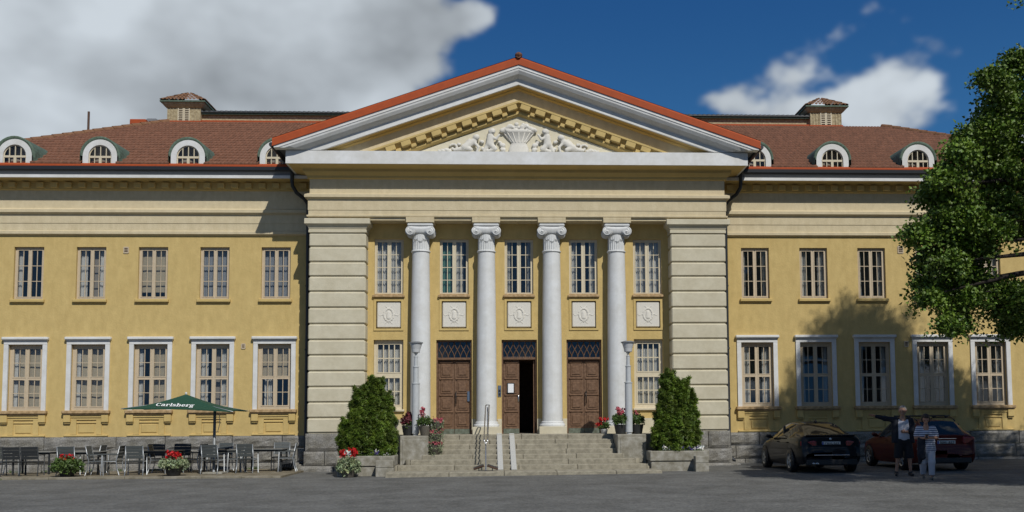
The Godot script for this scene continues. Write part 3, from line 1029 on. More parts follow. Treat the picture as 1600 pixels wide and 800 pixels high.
func ornament() -> ArrayMesh:
	var s := S(true)
	var b := []
	var c := Vector3(0, 5.16, 0.0)
	# a laurel wreath with a lyre-like shield, ribbons and rosettes
	for i in 14:
		var a := TAU * i / 14
		var p := c + Vector3(cos(a) * 0.13, sin(a) * 0.20, 0.01)
		var r := c + Vector3(cos(a + 0.5) * 0.15, sin(a + 0.5) * 0.225, 0.02)
		b.append([p, r, 0.03, 0.018])
	b.append([c + Vector3(0, 0.08, 0.01), c + Vector3(0, -0.1, 0.02), 0.055, 0.07])
	for sg in [-1.0, 1.0]:
		b.append([c + Vector3(sg * 0.15, 0.02, 0), c + Vector3(sg * 0.26, -0.03, 0.005), 0.018, 0.014])
		b.append([c + Vector3(sg * 0.26, -0.03, 0), c + Vector3(sg * 0.32, 0.02, 0.005), 0.014, 0.008])
		b.append([c + Vector3(sg * 0.05, -0.24, 0), c + Vector3(sg * 0.11, -0.31, 0.0), 0.02, 0.012])
		b.append([c + Vector3(sg * 0.03, 0.24, 0), c + Vector3(sg * 0.10, 0.29, 0.0), 0.02, 0.014])
	b.append([c + Vector3(0, -0.21, 0), c + Vector3(0, -0.27, 0.0), 0.035, 0.02])
	nets(s, b, 0.014, 0.015)
	return fin(s)

func make_relief(pd: Node, y: float):
	# flat pedestal, basket of fruit, and putti on both sides
	var z := 1.80
	var s := S(true)
	lathe(s, [Vector2(0.36, y), Vector2(0.40, y + 0.12), Vector2(0.34, y + 0.30), Vector2(0.28, y + 0.42), Vector2(0.44, y + 0.58), Vector2(0.60, y + 0.82), Vector2(0.66, y + 0.84), Vector2(0.66, y + 0.95), Vector2(0.50, y + 0.97)], 24, Vector3(PC, 0, z), -PI / 2, PI / 2, 1.0, 0.42)
	for i in 7:
		var a := -1.2 + 0.4 * i
		tube(s, [Vector3(PC + sin(a) * 0.30, y + 0.44, z + cos(a) * 0.14), Vector3(PC + sin(a) * 0.61, y + 0.82, z + cos(a) * 0.27)], 0.016, 6)
	mk("basket_relief", s, M.relief_white, pd)
	s = S(true)
	var fr := []
	var r2 := RandomNumberGenerator.new()
	r2.seed = 4
	for i in 46:
		var a := r2.randf_range(-1.0, 1.0)
		var hh := (1.0 - a * a) * 0.30
		var p := Vector3(PC + a * 0.66, y + 0.92 + r2.randf() * hh * 0.9, z + 0.10 + 0.14 * (1 - absf(a)) * r2.randf())
		fr.append([p, p + Vector3(0.01, 0.01, 0), r2.randf_range(0.055, 0.10), r2.randf_range(0.055, 0.10)])
	nets(s, fr, 0.026, 0.02)
	mk("fruit_relief", s, M.relief_white, pd)
	for sg in [-1.0, 1.0]:
		var x := func(v: float) -> float: return PC + sg * v
		# kneeling putto holding the garland beside the basket
		var b := [[Vector3(x.call(1.12), y + 0.35, z + 0.1), Vector3(x.call(1.10), y + 0.68, z + 0.12), 0.16, 0.13],
			[Vector3(x.call(1.12), y + 0.34, z + 0.12), Vector3(x.call(0.92), y + 0.14, z + 0.18), 0.12, 0.09],
			[Vector3(x.call(0.92), y + 0.14, z + 0.16), Vector3(x.call(1.2), y + 0.05, z + 0.12), 0.08, 0.06],
			[Vector3(x.call(1.2), y + 0.3, z + 0.08), Vector3(x.call(1.34), y + 0.06, z + 0.1), 0.11, 0.07],
			[Vector3(x.call(1.08), y + 0.66, z + 0.14), Vector3(x.call(0.88), y + 0.55, z + 0.2), 0.07, 0.055],
			[Vector3(x.call(0.88), y + 0.55, z + 0.2), Vector3(x.call(0.76), y + 0.72, z + 0.22), 0.055, 0.045],
			[Vector3(x.call(1.06), y + 0.86, z + 0.14), Vector3(x.call(1.03), y + 0.88, z + 0.16), 0.135, 0.13],
			[Vector3(x.call(1.02), y + 0.84, z + 0.26), Vector3(x.call(0.99), y + 0.83, z + 0.28), 0.03, 0.025]]
		var g := S(true)
		nets(g, b, 0.024, 0.03)
		mk("putto_relief", g, M.relief_white, pd)
		# reclining putto
		b = [[Vector3(x.call(1.75), y + 0.46, z + 0.1), Vector3(x.call(2.10), y + 0.20, z + 0.12), 0.13, 0.15],
			[Vector3(x.call(1.66), y + 0.62, z + 0.12), Vector3(x.call(1.64), y + 0.63, z + 0.15), 0.13, 0.125],
			[Vector3(x.call(1.74), y + 0.42, z + 0.14), Vector3(x.call(1.56), y + 0.20, z + 0.2), 0.07, 0.05],
			[Vector3(x.call(1.56), y + 0.20, z + 0.2), Vector3(x.call(1.62), y + 0.02, z + 0.18), 0.055, 0.045],
			[Vector3(x.call(2.10), y + 0.20, z + 0.14), Vector3(x.call(1.86), y + 0.10, z + 0.22), 0.11, 0.08],
			[Vector3(x.call(2.14), y + 0.16, z + 0.1), Vector3(x.call(2.5), y + 0.10, z + 0.1), 0.11, 0.06],
			[Vector3(x.call(1.92), y + 0.52, z + 0.05), Vector3(x.call(2.06), y + 0.40, z + 0.03), 0.07, 0.05]]
		g = S(true)
		nets(g, b, 0.024, 0.03)
		mk("putto_relief", g, M.relief_white, pd)
		# scrolls, leaves and fruit that trail into the corner
		b = []
		for i in 9:
			var a := 0.5 + i * 0.62
			var rr := 0.17 - 0.013 * i
			b.append([Vector3(x.call(2.52 + cos(a) * rr), y + 0.20 + sin(a) * rr, z + 0.04), Vector3(x.call(2.52 + cos(a + 0.62) * (rr - 0.013)), y + 0.20 + sin(a + 0.62) * (rr - 0.013), z + 0.05), 0.045, 0.04])
		for p in [[2.78, 0.10, 0.09], [2.92, 0.07, 0.08], [3.05, 0.05, 0.06], [2.68, 0.06, 0.08], [2.3, 0.34, 0.07], [1.42, 0.45, 0.08], [1.36, 0.14, 0.09], [0.62, 0.3, 0.11], [0.6, 0.12, 0.1], [0.72, 0.42, 0.07]]:
			b.append([Vector3(x.call(p[0]), y + p[1], z + 0.05), Vector3(x.call(p[0] + 0.05), y + p[1] + 0.02, z + 0.06), p[2], p[2] * 0.8])
		g = S(true)
		nets(g, b, 0.022, 0.02)
		mk("garland_relief", g, M.relief_white, pd)
	for o in pd.get_children():
		if String(o.name).contains("_relief"):
			o.transform = Transform3D(Basis(), Vector3(PC, y, z)) * Transform3D(Basis.from_scale(Vector3(0.86, 0.80, 0.62)), Vector3.ZERO) * Transform3D(Basis(), -Vector3(PC, y, z))

func make_door(x: float, idx: int):
	var d := part("door", bld, Vector3(x, 0, ZW))
	var s := S()
	# frame, transom bar
	for sg in [-1.0, 1.0]: box(s, Vector3(sg * 0.575 - 0.025, 1.10, -0.30), Vector3(sg * 0.575 + 0.024, 4.299, -0.10))
	box(s, Vector3(-0.55, 4.24, -0.30), Vector3(0.55, 4.299, -0.10))
	bbox(s, Vector3(-0.55, 3.62, -0.29), Vector3(0.55, 3.70, -0.07), 0.012)
	# lattice: interlaced curves
	for i in 9:
		for sg in [-1.0, 1.0]:
			var pts := []
			for k in 9:
				var u := k / 8.0
				var px = -0.825 + i * 0.275 * 0.75 + sg * 0.1375 * (1.0 - cos(u * PI)) * 0.5 * 1.5
				if absf(px) < 0.55: pts.append(Vector3(px, 3.70 + 0.54 * u, -0.17))
			if pts.size() > 2: tube(s, pts, 0.013, 5)
	mk("frame", s, M.brown_door, d)
	s = S()
	cbox(s, Vector3(0, 3.97, -0.2), Vector3(1.10, 0.54, 0.008))
	mk("pane", s, M.pane, d)
	var leaf := S()
	bbox(leaf, Vector3(0.003, 1.12, -0.06), Vector3(0.545, 3.615, -0.01), 0.006)
	var lm := fin(leaf)
	var pn := S()
	for j in 4:
		var y0 := 1.36 + j * 0.56
		bbox(pn, Vector3(0.085, y0, -0.02), Vector3(0.465, y0 + 0.46, 0.012), 0.03)
		bbox(pn, Vector3(0.135, y0 + 0.07, 0.0), Vector3(0.415, y0 + 0.37, 0.035), 0.025)
		bbox(pn, Vector3(0.04, y0 + 0.468, -0.02), Vector3(0.51, y0 + 0.535, 0.03), 0.02)
	var pm := fin(pn)
	var kp := S()
	box(kp, Vector3(0.01, 1.125, -0.015), Vector3(0.54, 1.29, 0.0))
	var km := fin(kp)
	for sg in [-1.0, 1.0]:
		var t := Transform3D(Basis.from_scale(Vector3(sg, 1, 1)), Vector3(0, 0, -0.19))
		if sg < 0: t = Transform3D(Basis(), Vector3(-0.548, 0, -0.19))
		if idx == 1 and sg > 0: t = Transform3D(Basis(Vector3.UP, deg_to_rad(80.0)), Vector3(0.53, 0, -0.20)) * Transform3D(Basis(), Vector3(0.0, 0, 0.0))
		else: t = Transform3D(Basis(), Vector3(-0.548 if sg < 0 else 0.0, 0, -0.19))
		for g in [[lm, M.brown_door, "leaf"], [pm, M.brown_door, "panel"], [km, M.kick_plate, "kick_plate"]]:
			var o := put(g[2], g[0], g[1], d)
			o.transform = t
	s = S(true)
	if idx != 1:
		tube(s, [Vector3(0.06, 2.15, -0.16), Vector3(0.06, 2.15, -0.10), Vector3(0.06, 2.55, -0.10), Vector3(0.06, 2.55, -0.16)], 0.016, 8)
		mk("handle", s, M.black_plastic, d)
		if idx == 0:
			s = S()
			bbox(s, Vector3(0.44, 2.22, -0.16), Vector3(0.52, 2.56, -0.145), 0.004)
			mk("lock_plate", s, M.steel, d)
	else:
		bbox(s, Vector3(-0.05, 2.2, -0.19), Vector3(-0.01, 2.42, -0.165), 0.005)
		mk("lock_plate", s, M.steel, d)
		s = S()
		box(s, Vector3(-1.0, 1.04, -4.5), Vector3(1.0, 1.11, -0.25))
		box(s, Vector3(-1.0, 1.04, -4.6), Vector3(1.0, 3.7, -4.5))
		box(s, Vector3(-1.05, 1.04, -4.6), Vector3(-1.0, 3.7, -0.3))
		box(s, Vector3(1.0, 1.04, -4.6), Vector3(1.05, 3.7, -0.3))
		box(s, Vector3(-1.05, 3.7, -4.6), Vector3(1.05, 3.75, -0.3))
		mk("vestibule", s, M.vestibule_wood, d)

func make_column(x: float):
	var c := part("column", bld, Vector3(x, 0, 1.15))
	var s := S()
	bbox(s, Vector3(-0.455, 1.10, -0.3), Vector3(0.455, 1.36, 0.455), 0.012)
	mk("plinth_block", s, M.pale_stucco, c)
	s = S(true)
	lathe(s, [Vector2(0.42, 1.36), Vector2(0.43, 1.39), Vector2(0.425, 1.44), Vector2(0.385, 1.455), Vector2(0.375, 1.475), Vector2(0.385, 1.495), Vector2(0.37, 1.52), Vector2(0.345, 1.54)], 32, Vector3.ZERO)
	mk("base", s, M.column_white, c)
	s = S(true)
	var pr := []
	for i in 15:
		var t := i / 14.0
		pr.append(Vector2(0.338 - 0.048 * pow(t, 1.7), lerpf(1.53, 7.22, t)))
	lathe(s, pr, 40, Vector3.ZERO)
	mk("shaft", s, M.column_white, c)
	s = S(true)
	lathe(s, [Vector2(0.289, 7.215), Vector2(0.315, 7.23), Vector2(0.325, 7.255), Vector2(0.312, 7.28), Vector2(0.285, 7.295)], 36, Vector3.ZERO)
	mk("neck_ring", s, M.column_white, c)
	var cp := S()
	# fluted necking
	var n := 24
	for i in n:
		var a0 := TAU * i / n
		for k in 4:
			var u0 := a0 + TAU / n * k / 4.0
			var u1 := a0 + TAU / n * (k + 1) / 4.0
			var r0 := 0.282 - 0.024 * sin(PI * k / 4.0)
			var r1 := 0.282 - 0.024 * sin(PI * (k + 1) / 4.0)
			q(cp, Vector3(sin(u0) * r0, 7.29, cos(u0) * r0), Vector3(sin(u1) * r1, 7.29, cos(u1) * r1), Vector3(sin(u1) * 0.285, 7.86, cos(u1) * 0.285), Vector3(sin(u0) * 0.285, 7.86, cos(u0) * 0.285))
	# leaf tongues on the necking
	for g in [[0.0, 0.0], [-0.55, 0.06], [0.55, 0.06]]:
		var a: float = g[0]
		var o := Vector3(sin(a), 0, cos(a))
		var r := Vector3(cos(a), 0, -sin(a))
		var p := o * 0.275 + Vector3(0, 7.50 + g[1], 0)
		q(cp, p, p + r * 0.11 + o * 0.03 + Vector3(0, 0.11, 0), p + o * 0.045 + Vector3(0, 0.07, 0), p - r * 0.11 + o * 0.03 + Vector3(0, 0.11, 0))
	mk("necking", cp, M.column_white, c)
	s = S(true)
	# volutes: scrolls that run front to back, with spiral ridges on their faces
	for sg in [-1.0, 1.0]:
		var cc := Vector3(sg * 0.325, 7.915, 0)
		for e in [[0.17, -0.24, 0.14, 0.02], [0.14, 0.02, 0.172, 0.33]]:
			tube(s, [cc + Vector3(0, 0, e[1]), cc + Vector3(0, 0, e[3])], [e[0], e[2]], 22)
		var pts := []
		var rr := []
		for k in 34:
			var a = PI / 2 - sg * 0.0 + sg * -k * 0.34
			var rad := 0.155 * (1.0 - k / 40.0)
			pts.append(cc + Vector3(cos(a) * rad, sin(a) * rad, 0.327))
			rr.append(0.018 * (1.0 - k / 60.0))
		tube(s, pts, rr, 6)
		ball(s, cc + Vector3(0, 0, 0.335), Vector3(0.035, 0.035, 0.03), 8, 6)
	mk("volute", s, M.column_white, c)
	s = S(true)
	# sagging cushion between the volutes
	for k in 10:
		var u0 := -0.36 + 0.072 * k
		var u1 := u0 + 0.072
		var f := func(u: float) -> float: return -0.05 * (1.0 - pow(u / 0.36, 2.0))
		var a0: float = f.call(u0)
		var a1: float = f.call(u1)
		for g in [[8.065, 8.02, 0.345, 0.345], [8.02, 7.93, 0.345, 0.32], [7.93, 7.86, 0.32, 0.28]]:
			q(s, Vector3(u0, g[1] + a0, g[3]), Vector3(u1, g[1] + a1, g[3]), Vector3(u1, g[0] + a1, g[2]), Vector3(u0, g[0] + a0, g[2]))
		q(s, Vector3(u0, 8.065 + a0, 0.345), Vector3(u1, 8.065 + a1, 0.345), Vector3(u1, 8.1, 0.30), Vector3(u0, 8.1, 0.30))
		q(s, Vector3(u0, 7.86 + a0, 0.28), Vector3(u0, 7.86 + a0, -0.25), Vector3(u1, 7.86 + a1, -0.25), Vector3(u1, 7.86 + a1, 0.28))
	mk("cushion", s, M.column_white, c)
	s = S()
	bbox(s, Vector3(-0.43, 8.075, -0.28), Vector3(0.43, 8.19, 0.36), 0.03)
	mk("abacus", s, M.column_white, c)

func make_pilaster(x0: float, x1: float):
	var p := part("pilaster", bld)
	var s := S()
	box(s, Vector3(x0 + 0.05, 1.1, -0.05), Vector3(x1 - 0.05, 8.3, ZP - 0.05))
	mk("core", s, M.pale_stucco, p)
	var ys := [1.187, 1.683, 2.195, 2.703, 3.225, 3.75, 4.261, 4.789, 5.332, 5.871, 6.378, 6.863, 7.375, 7.85]
	for i in ys.size() - 1:
		s = S()
		bbox(s, Vector3(x0, ys[i] + 0.018, -0.04), Vector3(x1, ys[i + 1] - 0.018, ZP), 0.035)
		mk("block", s, M.pale_stucco, p)
	s = S()
	var path := [Vector2(x0, -0.05), Vector2(x0, ZP), Vector2(x1, ZP), Vector2(x1, ZW - 0.1)]
	sweep(s, path, [Vector2(-0.03, 7.85), Vector2(0.02, 7.865), Vector2(0.02, 7.95), Vector2(0.0, 7.96), Vector2(0.02, 8.0), Vector2(0.06, 8.08), Vector2(0.12, 8.13), Vector2(0.14, 8.14), Vector2(0.14, 8.30), Vector2(0.13, 8.315), Vector2(0.04, 8.33)])
	mk("capital", s, M.pale_stucco, p)
	# granite foot in two courses and a footing
	for r in [[0.60, 1.187, 0.05, [0.0, 0.62, 1.0]], [0.13, 0.60, 0.09, [0.0, 0.33, 1.0]], [-0.35, 0.13, 0.32, [0.0, 0.5, 1.0]]]:
		for i in r[3].size() - 1:
			var a := lerpf(x0 - r[2], x1 + r[2], r[3][i])
			var b := lerpf(x0 - r[2], x1 + r[2], r[3][i + 1])
			s = S()
			rock(s, Vector3(a, r[0], -0.1), Vector3(b, r[1], ZP + r[2]), 0.03, rng.randi() % 1000, 9, 6)
			mk("base_stone", s, M.granite, p)

func make_roof(x0: float, x1: float):
	var top := 7.3
	var sl := 0.5
	var r := part("roof", bld)
	# pantiles: waves along the eave, a step at every course
	var s := S(true)
	var wave := 0.135
	var course := 0.40
	var ny := int(top / course)
	var st := [0.0, 0.25, 0.5, 0.75]
	var nrm := Vector3(0, 1, sl).normalized()
	for j in ny:
		var t0 := j * course
		var t1 := (j + 1) * course + 0.02
		var a := x0 + t0
		var b := x1 - t0
		var n := int((b - a) / wave)
		var off := fposmod(x0, wave) - fposmod(a, wave)
		for i in n:
			for k in 4:
				var xa = a + off + (i + st[k]) * wave
				var xb = xa + wave * 0.25
				if xa < a or xb > b: continue
				if xa > -7.0 and xb < 7.6 and t1 < 5.5: continue
				var in_dormer := false
				if t0 < 0.9:
					for dd in [-16.69, -13.85, -10.9, -7.9, 8.67, 11.43, 14.5, 17.4]: if absf((xa + xb) / 2 - dd) < 0.58: in_dormer = true
				if in_dormer: continue
				var ha := 0.045 * absf(cos((xa - x0) / wave * PI))
				var hb := 0.045 * absf(cos((xb - x0) / wave * PI))
				var lift := 0.05
				var A := Vector3(xa, 10.32 + sl * t0, 0.74 - t0) + nrm * (ha + lift)
				var B := Vector3(xb, 10.32 + sl * t0, 0.74 - t0) + nrm * (hb + lift)
				var C := Vector3(xb, 10.32 + sl * t1, 0.74 - t1) + nrm * hb
				var D := Vector3(xa, 10.32 + sl * t1, 0.74 - t1) + nrm * ha
				q(s, A, B, C, D)
				q(s, A - nrm * (ha + lift), B - nrm * (hb + lift), B, A)
	var tl := mk("roof_tiles", s, M.roof_tile, r)
	tl.set_meta("kind", "stuff")
	s = S()
	var y1 := 10.32 + sl * top
	var z1 := 0.74 - top
	var E := [Vector3(x0, 10.3, 0.72), Vector3(x1, 10.3, 0.72), Vector3(x1, 10.3, -14), Vector3(x0, 10.3, -14)]
	var U := [Vector3(x0 + top, y1 - 0.02, z1), Vector3(x1 - top, y1 - 0.02, z1), Vector3(x1 - top, y1 - 0.02, z1 - 1.5), Vector3(x0 + top, y1 - 0.02, z1 - 1.5)]
	for i in 4:
		var m := (i + 1) % 4
		q(s, E[i], E[m], U[m], U[i])
	q(s, U[0], U[1], U[2], U[3])
	mk("roof_deck", s, M.roof_tile, r)
	# hip ridges: a row of caps each
	var cap := S(true)
	lathe(cap, [Vector2(0.13, 0.0), Vector2(0.105, 0.44)], 10, Vector3.ZERO)
	var cm := fin(cap)
	for sg in [0, 1]:
		var a: Vector3 = E[sg] + Vector3(0, 0.05, 0)
		var b: Vector3 = U[sg] + Vector3(0, 0.05, 0)
		var n := int((b - a).length() / 0.4)
		var d := (b - a).normalized()
		for i in n:
			var o := put("ridge_tile", cm, M.turret_tile, r)
			o.transform = Transform3D(Basis(Quaternion(Vector3.UP, d)), a + d * 0.4 * i)
	# raised ridge with its own little roof, and two louvred turrets at its ends
	var tx := [-13.35, 13.55]
	var rd := part("ridge_monitor", bld)
	s = S()
	box(s, Vector3(tx[0], y1 - 0.3, z1 - 1.0), Vector3(tx[1], y1 + 0.33, z1 - 0.12))
	mk("wall", s, M.turret_boards, rd)
	s = S()
	box(s, Vector3(tx[0], y1 - 0.06, z1 - 0.12), Vector3(tx[1], y1 + 0.07, z1 + 0.05))
	mk("flashing", s, M.orange_metal, rd)
	s = S()
	box(s, Vector3(tx[0] + 0.5, y1 + 0.33, z1 - 1.2), Vector3(tx[1] - 0.5, y1 + 0.42, z1 + 0.02))
	mk("eave_board", s, M.verdigris, rd)
	s = S(true)
	var xx: float = tx[0] + 0.6
	while xx < tx[1] - 0.7:
		for k in 4:
			var a0 := xx + 0.05 * k
			var h0 := 0.05 * sin(PI * k / 4.0)
			var h1 := 0.05 * sin(PI * (k + 1) / 4.0)
			q(s, Vector3(a0, y1 + 0.43 + h0, z1 + 0.08), Vector3(a0 + 0.05, y1 + 0.43 + h1, z1 + 0.08), Vector3(a0 + 0.05, y1 + 0.62 + h1, z1 - 0.6), Vector3(a0, y1 + 0.62 + h0, z1 - 0.6))
			q(s, Vector3(a0, y1 + 0.40, z1 + 0.08), Vector3(a0 + 0.05, y1 + 0.40, z1 + 0.08), Vector3(a0 + 0.05, y1 + 0.43 + h1, z1 + 0.08), Vector3(a0, y1 + 0.43 + h0, z1 + 0.08))
		xx += 0.2
	mk("tiles", s, M.slat_dark, rd)
	for sg in 2:
		var t := part("roof_turret", bld, Vector3(tx[sg], y1, z1 + 0.1))
		s = S()
		box(s, Vector3(-0.68, -0.7, -1.4), Vector3(0.68, 0.78, 0))
		for k in 12:
			var bx := -0.66 + k * 0.12
			if absf(bx) > 0.3: box(s, Vector3(bx - 0.012, -0.1, 0), Vector3(bx + 0.012, 0.58, 0.02))
		mk("wall", s, M.turret_boards, t)
		s = S()
		for lx in [-0.125, 0.125]:
			for e in [-1.0, 1.0]: box(s, Vector3(lx + e * 0.10 - 0.02, -0.02, 0.0), Vector3(lx + e * 0.10 + 0.02, 0.56, 0.035))
			for k in 7: box(s, Vector3(lx - 0.08, 0.0 + k * 0.08, 0.0), Vector3(lx + 0.08, 0.03 + k * 0.08, 0.04), Transform3D())
		mk("louvre", s, M.window_cream, t)
		s = S()
		for lx in [-0.125, 0.125]: q(s, Vector3(lx - 0.08, -0.02, 0.004), Vector3(lx + 0.08, -0.02, 0.004), Vector3(lx + 0.08, 0.56, 0.004), Vector3(lx - 0.08, 0.56, 0.004))
		mk("louvre_back", s, M.brown_dark, t)
		s = S()
		box(s, Vector3(-0.72, -0.06, -0.1), Vector3(0.72, 0.02, 0.05))
		mk("flashing", s, M.orange_metal, t)
		s = S()
		sweep(s, [Vector2(-0.68, -1.4), Vector2(-0.68, 0), Vector2(0.68, 0), Vector2(0.68, -1.4)], [Vector2(0, 0.56), Vector2(0.08, 0.60), Vector2(0.16, 0.69), Vector2(0.18, 0.74), Vector2(0.21, 0.76)])
		mk("cove", s, M.turret_boards, t)
		s = S()
		sweep(s, [Vector2(-0.68, -1.4), Vector2(-0.68, 0), Vector2(0.68, 0), Vector2(0.68, -1.4)], [Vector2(0.20, 0.745), Vector2(0.24, 0.76), Vector2(0.24, 0.82), Vector2(0.20, 0.83), Vector2(0, 0.85)])
		mk("cornice", s, M.verdigris, t)
		s = S(true)
		for f in 3:
			var bs := Basis(Vector3.UP, [0.0, PI / 2, -PI / 2][f])
			var n := 12
			for i in n:
				for k in 4:
					for j in 4:
						var u0 := -0.94 + 1.88 * (i + k / 4.0) / n
						var u1 := u0 + 1.88 / n / 4.0
						var v := []
						for o in [[u0, j, k], [u1, j, k + 1], [u1, j + 1, k + 1], [u0, j + 1, k]]:
							var w: float = 0.94 - 0.222 * o[1]
							var lift := 0.02 if o[1] == j else 0.0
							var uu: float = clampf(o[0], -w, w)
							v.append(bs * Vector3(uu, 0.83 + 0.14 * o[1] + 0.05 * sin(PI * o[2] / 4.0) + lift, w) + Vector3(0, 0, -0.7))
						q(s, v[0], v[1], v[2], v[3])
		mk("tiles", s, M.turret_tile, t)
	# dormers
	var dx := [-16.69, -13.85, -10.9, -7.9, 8.67, 11.43, 14.5, 17.4]
	var dw := make_dormer()
	for i in dx.size():
		var o: Node3D = dw
		if i > 0:
			o = dw.duplicate(); o.name = "dormer"; bld.add_child(o, true)
		o.position = Vector3(dx[i], 0, 0)
	# small things on the left hip: orange hatch, grey hood, mast, vent pipe
	s = S()
	bbox(s, Vector3(-15.45, 13.2, -6.6), Vector3(-14.8, 13.98, -6.2), 0.02)
	mk("roof_hatch", s, M.orange_metal, bld)
	s = S()
	bbox(s, Vector3(-14.95, 13.7, -7.1), Vector3(-14.5, 14.15, -6.62), 0.05)
	mk("vent_hood", s, M.grey_metal, bld)
	s = S(true)
	tube(s, [Vector3(-16.6, 12.7, -5.0), Vector3(-16.6, 13.9, -5.0)], 0.045, 8)
	mk("mast", s, M.brown_dark, bld)
	s = S(true)
	tube(s, [Vector3(-11.75, 10.9, -1.3), Vector3(-11.75, 11.75, -1.3)], 0.09, 10)
	mk("vent_pipe", s, M.orange_metal, bld)

func make_dormer() -> Node3D:
	var d := part("dormer", bld)
	var zf := 0.62
	var yb := 10.34
	var ys := 10.63      # springing line of the arch
	var arch := func(r: float, n: int) -> Array:
		var a := [Vector2(-r, yb)]
		for k in n + 1: a.append(Vector2(-cos(PI * k / n) * r, ys + sin(PI * k / n) * r))
		a.append(Vector2(r, yb))
		return a
	var n := 20
	var o: Array = arch.call(0.575, n)
	var m: Array = arch.call(0.385, n)
	var s := S()
	for k in o.size() - 1:
		q(s, Vector3(o[k].x, o[k].y, zf), Vector3(m[k].x, m[k].y, zf), Vector3(m[k + 1].x, m[k + 1].y, zf), Vector3(o[k + 1].x, o[k + 1].y, zf))
		q(s, Vector3(m[k].x, m[k].y, zf), Vector3(m[k].x, m[k].y, zf - 0.1), Vector3(m[k + 1].x, m[k + 1].y, zf - 0.1), Vector3(m[k + 1].x, m[k + 1].y, zf))
	mk("face", s, M.white_paint, d)
	s = S()
	var fo: Array = arch.call(0.385, n)
	var fi: Array = arch.call(0.345, n)
	for k in fo.size() - 1:
		q(s, Vector3(fo[k].x, fo[k].y, zf - 0.05), Vector3(fi[k].x, fi[k].y, zf - 0.05), Vector3(fi[k + 1].x, fi[k + 1].y, zf - 0.05), Vector3(fo[k + 1].x, fo[k + 1].y, zf - 0.05))
	box(s, Vector3(-0.36, 10.575, zf - 0.09), Vector3(0.36, 10.645, zf - 0.035))
	box(s, Vector3(-0.045, yb, zf - 0.09), Vector3(0.045, 10.575, zf - 0.036))
	for x in [-0.19, 0.0, 0.19]:
		var h := sqrt(0.36 * 0.36 - x * x)
		box(s, Vector3(x - 0.013, 10.645, zf - 0.085), Vector3(x + 0.013, ys + h, zf - 0.045))
	for x in [-0.195, 0.195]: box(s, Vector3(x - 0.012, yb, zf - 0.085), Vector3(x + 0.012, 10.575, zf - 0.045))
	mk("frame", s, M.window_cream, d)
	s = S()
	for k in n:
		tri(s, Vector3(0, ys, zf - 0.07), Vector3(cos(PI * k / n) * 0.36, ys + sin(PI * k / n) * 0.36, zf - 0.07), Vector3(cos(PI * (k + 1) / n) * 0.36, ys + sin(PI * (k + 1) / n) * 0.36, zf - 0.07))
	q(s, Vector3(-0.36, yb, zf - 0.07), Vector3(0.36, yb, zf - 0.07), Vector3(0.36, ys, zf - 0.07), Vector3(-0.36, ys, zf - 0.07))
	mk("pane", s, M.pane, d)
	s = S()
	box(s, Vector3(-0.43, 10.2, 0.2), Vector3(0.43, 11.02, 0.24))
	mk("attic_wall", s, M.interior, d)
	# copper hood: an arch that flares at its foot and dies into the slope
	s = S(true)
	var rows := 9
	var pts := []
	for j in rows + 1:
		var t := float(j) / rows
		var z := lerpf(zf + 0.07, -1.5, t)
		var roof := 10.32 + 0.5 * (0.74 - z) - 0.02
		var rad := 0.645 + 0.05 * t
		var row := []
		for k in n + 9:
			var p: Vector2
			if k < 4: p = Vector2(-rad - 0.55 * pow((4.0 - k) / 4.0, 1.8) * t, lerpf(yb, ys, k / 4.0))
			elif k > n + 4: p = Vector2(rad + 0.55 * pow((k - n - 4.0) / 4.0, 1.8) * t, lerpf(ys, yb, (k - n - 4.0) / 4.0))
			else: p = Vector2(-cos(PI * (k - 4) / n) * rad, ys + sin(PI * (k - 4) / n) * (rad + 0.02))
			row.append(Vector3(p.x, maxf(p.y, roof - 0.05), z))
		pts.append(row)
	for j in rows:
		for k in n + 8:
			q(s, pts[j][k], pts[j][k + 1], pts[j + 1][k + 1], pts[j + 1][k])
	var oo: Array = arch.call(0.575, n)
	for k in range(1, oo.size() - 2):
		q(s, Vector3(oo[k].x, oo[k].y, zf + 0.001), Vector3(oo[k + 1].x, oo[k + 1].y, zf + 0.001), pts[0][k + 4], pts[0][k + 3])
	mk("hood", s, M.verdigris, d)
	return d

# ==================================================================== stairs
func stone_row(parent: Node, x0: float, x1: float, y0: float, y1: float, z0: float, z1: float, n: int, m: Material, called := "stone"):
	var cuts := [x0]
	for i in range(1, n): cuts.append(lerpf(x0, x1, (i + rng.randf_range(-0.22, 0.22)) / n))
	cuts.append(x1)
	for i in n:
		var s := S()
		var d := rng.randf_range(-0.006, 0.006)
		bbox(s, Vector3(cuts[i] + 0.005, y0, z0), Vector3(cuts[i + 1] - 0.005, y1 + d * 0.5, z1 + d), 0.018)
		mk(called, s, m, parent)

